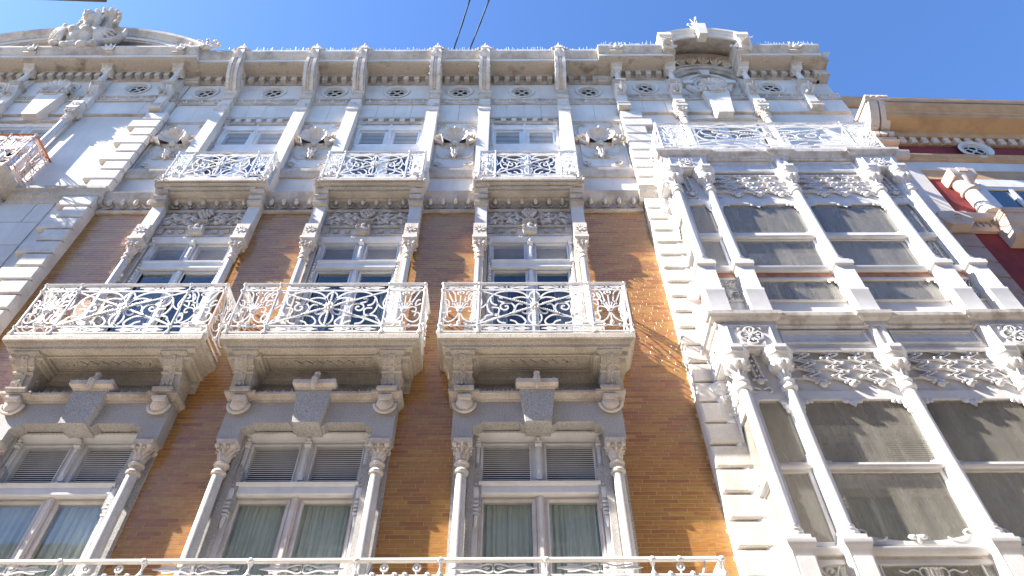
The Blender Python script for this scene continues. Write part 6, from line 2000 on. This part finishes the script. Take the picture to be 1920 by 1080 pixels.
# big twin-scroll bracket at the party wall
m_ = MB()
prof = [(0, 14.55), (-0.16, 14.55), (-0.20, 14.62), (-0.30, 14.72), (-0.50, 14.90), (-0.58, 15.05), (-0.58, 15.12), (0, 15.12)]
m_.mold(-0.06, 0.40, prof)
NB = m_.build("twin_bracket", 'plaster', N)
for x in (0.055, 0.285):
    k = MB(); 
    k.mold(x - 0.095, x + 0.095, [(-0.16, 14.52), (-0.24, 14.54), (-0.36, 14.62), (-0.46, 14.74), (-0.55, 14.88), (-0.61, 14.98), (-0.62, 15.06), (-0.50, 15.06)])
    for j in range(5):
        t = j / 4
        k.ball((x, -0.26 - 0.33 * t, 14.56 + 0.42 * t), (0.04, 0.035, 0.04), 6, 4)
    k.build("scroll", 'rose', NB)
m_ = MB().rl([(-0.09, 0.43, -0.64, 0, 15.062), (-0.10, 0.44, -0.66, 0, 15.10), (-0.10, 0.44, -0.66, 0, 15.14), (-0.06, 0.40, -0.60, 0, 15.20)])
for x in (-0.02, 0.11, 0.24, 0.36):
    m_.box(x - 0.05, x + 0.05, -0.68, -0.5, 15.14, 15.20)
m_.build("bracket_cap", 'rose', NB)
m_ = MB()
for z, e in ((14.12, 0.02), (14.24, 0.0), (14.36, 0.0), (14.44, 0.03)):
    m_.rl([(-0.07 - e, 0.42 + e, -0.17 - e, 0, z), (-0.08 - e, 0.43 + e, -0.19 - e, 0, z + 0.03), (-0.07 - e, 0.42 + e, -0.17 - e, 0, z + 0.07)])
for x in (0.03, 0.18, 0.33):
    m_.box(x - 0.055, x + 0.055, -0.24, 0, 14.31, 14.43)
m_.build("bracket_base", 'rose', NB)
# oculus
oc_ = copy_tree(_oc, N, (2.0, -0.088, 14.0)); oc_.scale = (1.12, 1.0, 1.0)
# column, capital, window
m_ = MB().lathe([(0.16, 11.62), (0.15, 11.68), (0.135, 11.75), (0.125, 12.30)], 1.02, -0.12, 16); NCo = m_.build("column", 'plaster', N)
m_ = MB().lathe([(0.125, 12.30), (0.16, 12.32), (0.165, 12.37), (0.13, 12.40), (0.15, 12.50), (0.20, 12.66)], 1.02, -0.12, 16)
m_.rl([(0.80, 1.24, -0.28, 0, 12.66), (0.78, 1.26, -0.30, 0, 12.70), (0.78, 1.26, -0.30, 0, 12.90)])
m_.box(0.93, 1.11, -0.32, -0.28, 12.78, 12.9)
m_.build("capital", 'rose', NCo)
m_ = MB()
m_.box(1.30, 1.42, -0.05, 0.02, 11.6, 12.9).box(1.42, 3.0, -0.06, 0.02, 12.66, 12.9)
frame_rect(m_, 1.42, 2.5, 11.6, 12.66, 0.07, -0.04, 0.03); m_.box(1.92, 2.0, -0.045, 0.03, 11.6, 12.66)
NW = m_.build("window", 'wood', N)
for a, b in ((1.48, 1.93), (1.99, 2.44)):
    MB().box(a, b, -0.012, -0.006, 11.66, 12.6).build("pane", 'glass', NW, sharp=0)
MB().box(1.45, 2.47, -0.004, -0.002, 11.62, 12.64).build("dark_opening", 'dark', NW, sharp=0)
# balcony ledge and brackets
m_ = MB().mold(0.0, 9, [(0, 11.20), (-0.06, 11.20), (-0.08, 11.25), (-0.09, 11.26), (-0.09, 11.44), (-0.14, 11.46), (-0.17, 11.52), (-0.18, 11.60), (0, 11.62)]); NL = m_.build("ledge", 'rose', N)
for i in range(6):
    k = MB(); x = 0.62 + i * 0.115
    k.tube([(x + a, -0.10, 11.28 + b) for a, b in smooth([(0.0, 0.0), (0.015, 0.08), (-0.01, 0.13), (-0.04, 0.12), (-0.03, 0.08)], 3)], 0.013, 5)
    k.build("curl_ornament", 'ochre', NL)
m_ = MB().poly([(-0.05, 11.30), (0.08, 11.18), (0.42, 11.18), (0.52, 11.30), (0.52, 11.60), (0.06, 11.60), (-0.05, 11.48)], -0.21, 0.0, 0.015)
m_.ring_y(0.09, 0.025, 0.26, -0.21, 11.40, 18, 6); m_.ball((0.26, -0.21, 11.40), (0.045, 0.03, 0.045), 8, 5)
m_.build("rosette_block", 'rose', NL)
for x in (1.15, 2.9):
    m_ = MB()
    prof = [(0, 10.80), (-0.13, 10.80), (-0.23, 10.85), (-0.28, 10.93), (-0.27, 11.04), (-0.32, 11.10), (-0.36, 11.20), (-0.37, 11.34), (0, 11.34)]
    m_.mold(x - 0.17, x + 0.17, prof)
    m_.rl([(x - 0.18, x + 0.18, -0.39, 0, 11.34), (x - 0.20, x + 0.20, -0.41, 0, 11.37), (x - 0.20, x + 0.20, -0.41, 0, 11.44)])
    m_.build("bracket", 'rose', NL)
q_me = quoin(0.52, 0.375, 0.045).mesh("quoin", 'rose_dark', 25)
for i in range(16):
    obj("quoin", q_me, N, (-0.0, 0.0, 11.18 - (i + 1) * 0.40))
MB().box(-0.01, 0.46, -0.02, 0.02, 4.6, 11.2).build("quoin_backing", 'rose', N, sharp=0)
# set-back parapet wall
m_ = MB().box(0.0, 6, 0.25, 5.9, 14.4, 16.45); m_.build("parapet_wall", 'plaster', N, sharp=0)
m_ = MB().mold(0.0, 6, [(6, 16.45), (0.2, 16.45), (0.14, 16.5), (0.10, 16.6), (0.08, 16.72), (6, 16.75)]); m_.build("parapet_coping", 'ochre', N)

# ================================================================== things overhead
def cable(a, b, sag, label):
    a = Vector(a); b = Vector(b)
    d = b - a
    A = a - d * 0.35; Bp = a + d * 5.2
    pts = []
    for i in range(30):
        t = i / 29
        p = A.lerp(Bp, t); p.z -= sag * 4 * t * (1 - t)
        pts.append(p)
    m_ = MB().tube(pts, 0.016, 6)
    # twisted second strand
    pts2 = [p + Vector((0.012 * cos(i * 1.3), 0, 0.012 * sin(i * 1.3))) for i, p in enumerate(pts)]
    m_.tube(pts2, 0.011, 5)
    o = m_.build("overhead_cable", 'cable')
    tag(o, label, "cable", "black cables over the roof")
cable((-1.359, -0.6, 17.80), (-0.875, -2.0, 17.174), 0.0, "black overhead cable crossing the eaves, the one nearer the carved bust")
cable((-0.972, -0.6, 17.80), (-0.45, -2.0, 17.171), 0.0, "black overhead cable crossing the eaves, the one nearer the arched pediment")

# flat lamp head on a long arm, its tip just dips into the upper left corner
Lp = empty("street_lamp", None, (-8.6, -4.0, -0.09))
tag(Lp, "dark flat street lamp head hanging in the sky above the carved bust", "street lamp")
m_ = MB().loft([[(1.6, -0.12, 11.72), (1.6, 0.12, 11.72), (1.6, 0.10, 11.80), (1.6, -0.10, 11.80)], [(3.0, -0.08, 11.46), (3.0, 0.08, 11.46), (3.0, 0.05, 11.52), (3.0, -0.05, 11.52)]])
m_.build("lamp_head", 'lamp', Lp)
m_ = MB().tube([(0, 0, 10.9), (0.2, 0, 11.6), (0.6, 0, 11.84), (1.65, 0, 11.76)], 0.045, 8); m_.build("arm", 'lamp', Lp)
m_ = MB().lathe([(0.12, 0), (0.12, 0.8), (0.07, 0.9), (0.05, 10.95)], 0, 0, 12); m_.build("pole", 'lamp', Lp)

# ================================================================== the other side of the street (seen only in the glass)
def house_opposite(x0, x1, h, label, mat):
    O = empty("opposite_building", None, ((x0 + x1) / 2, -10.2, 0))
    tag(O, label, "building")
    hw = (x1 - x0) / 2
    MB().box(-hw, hw, -8, 0, 0, h).build("wall", mat, O, sharp=0)
    MB().mold(-hw, hw, [(-0.1, h + 0.001), (0.35, h + 0.001), (0.42, h + 0.1), (0.42, h + 0.25), (-0.1, h + 0.3)]).build("eaves", 'limestone', O)
    n = int(2 * hw / 3.0)
    for i in range(n):
        z = 1.0
        while z < h - 2.6:
            o = obj("window", w_me, O, (-hw + (i + 0.5) * 2 * hw / n, 0.0, z)); obj("shutter", p_me, o)
            z += 3.3
w_me = MB(); frame_rect(w_me, -0.6, 0.6, 0, 2.2, 0.09, 0.0, 0.06); w_me.box(-0.04, 0.04, 0.0, 0.06, 0.09, 2.11); w_me = w_me.mesh("window", 'wood', 0)
p_me = MB().box(-0.55, 0.55, 0.004, 0.02, 0.05, 2.15).mesh("shutter", 'lamp', 0)
house_opposite(-34, -9.6, 10.6, "lower plain rendered house across the street, its eaves reflected in the lower left window", 'opposite')
house_opposite(-9.55, 30, 14.2, "taller plain rendered house across the street, mirrored in the curtained windows", 'opposite')
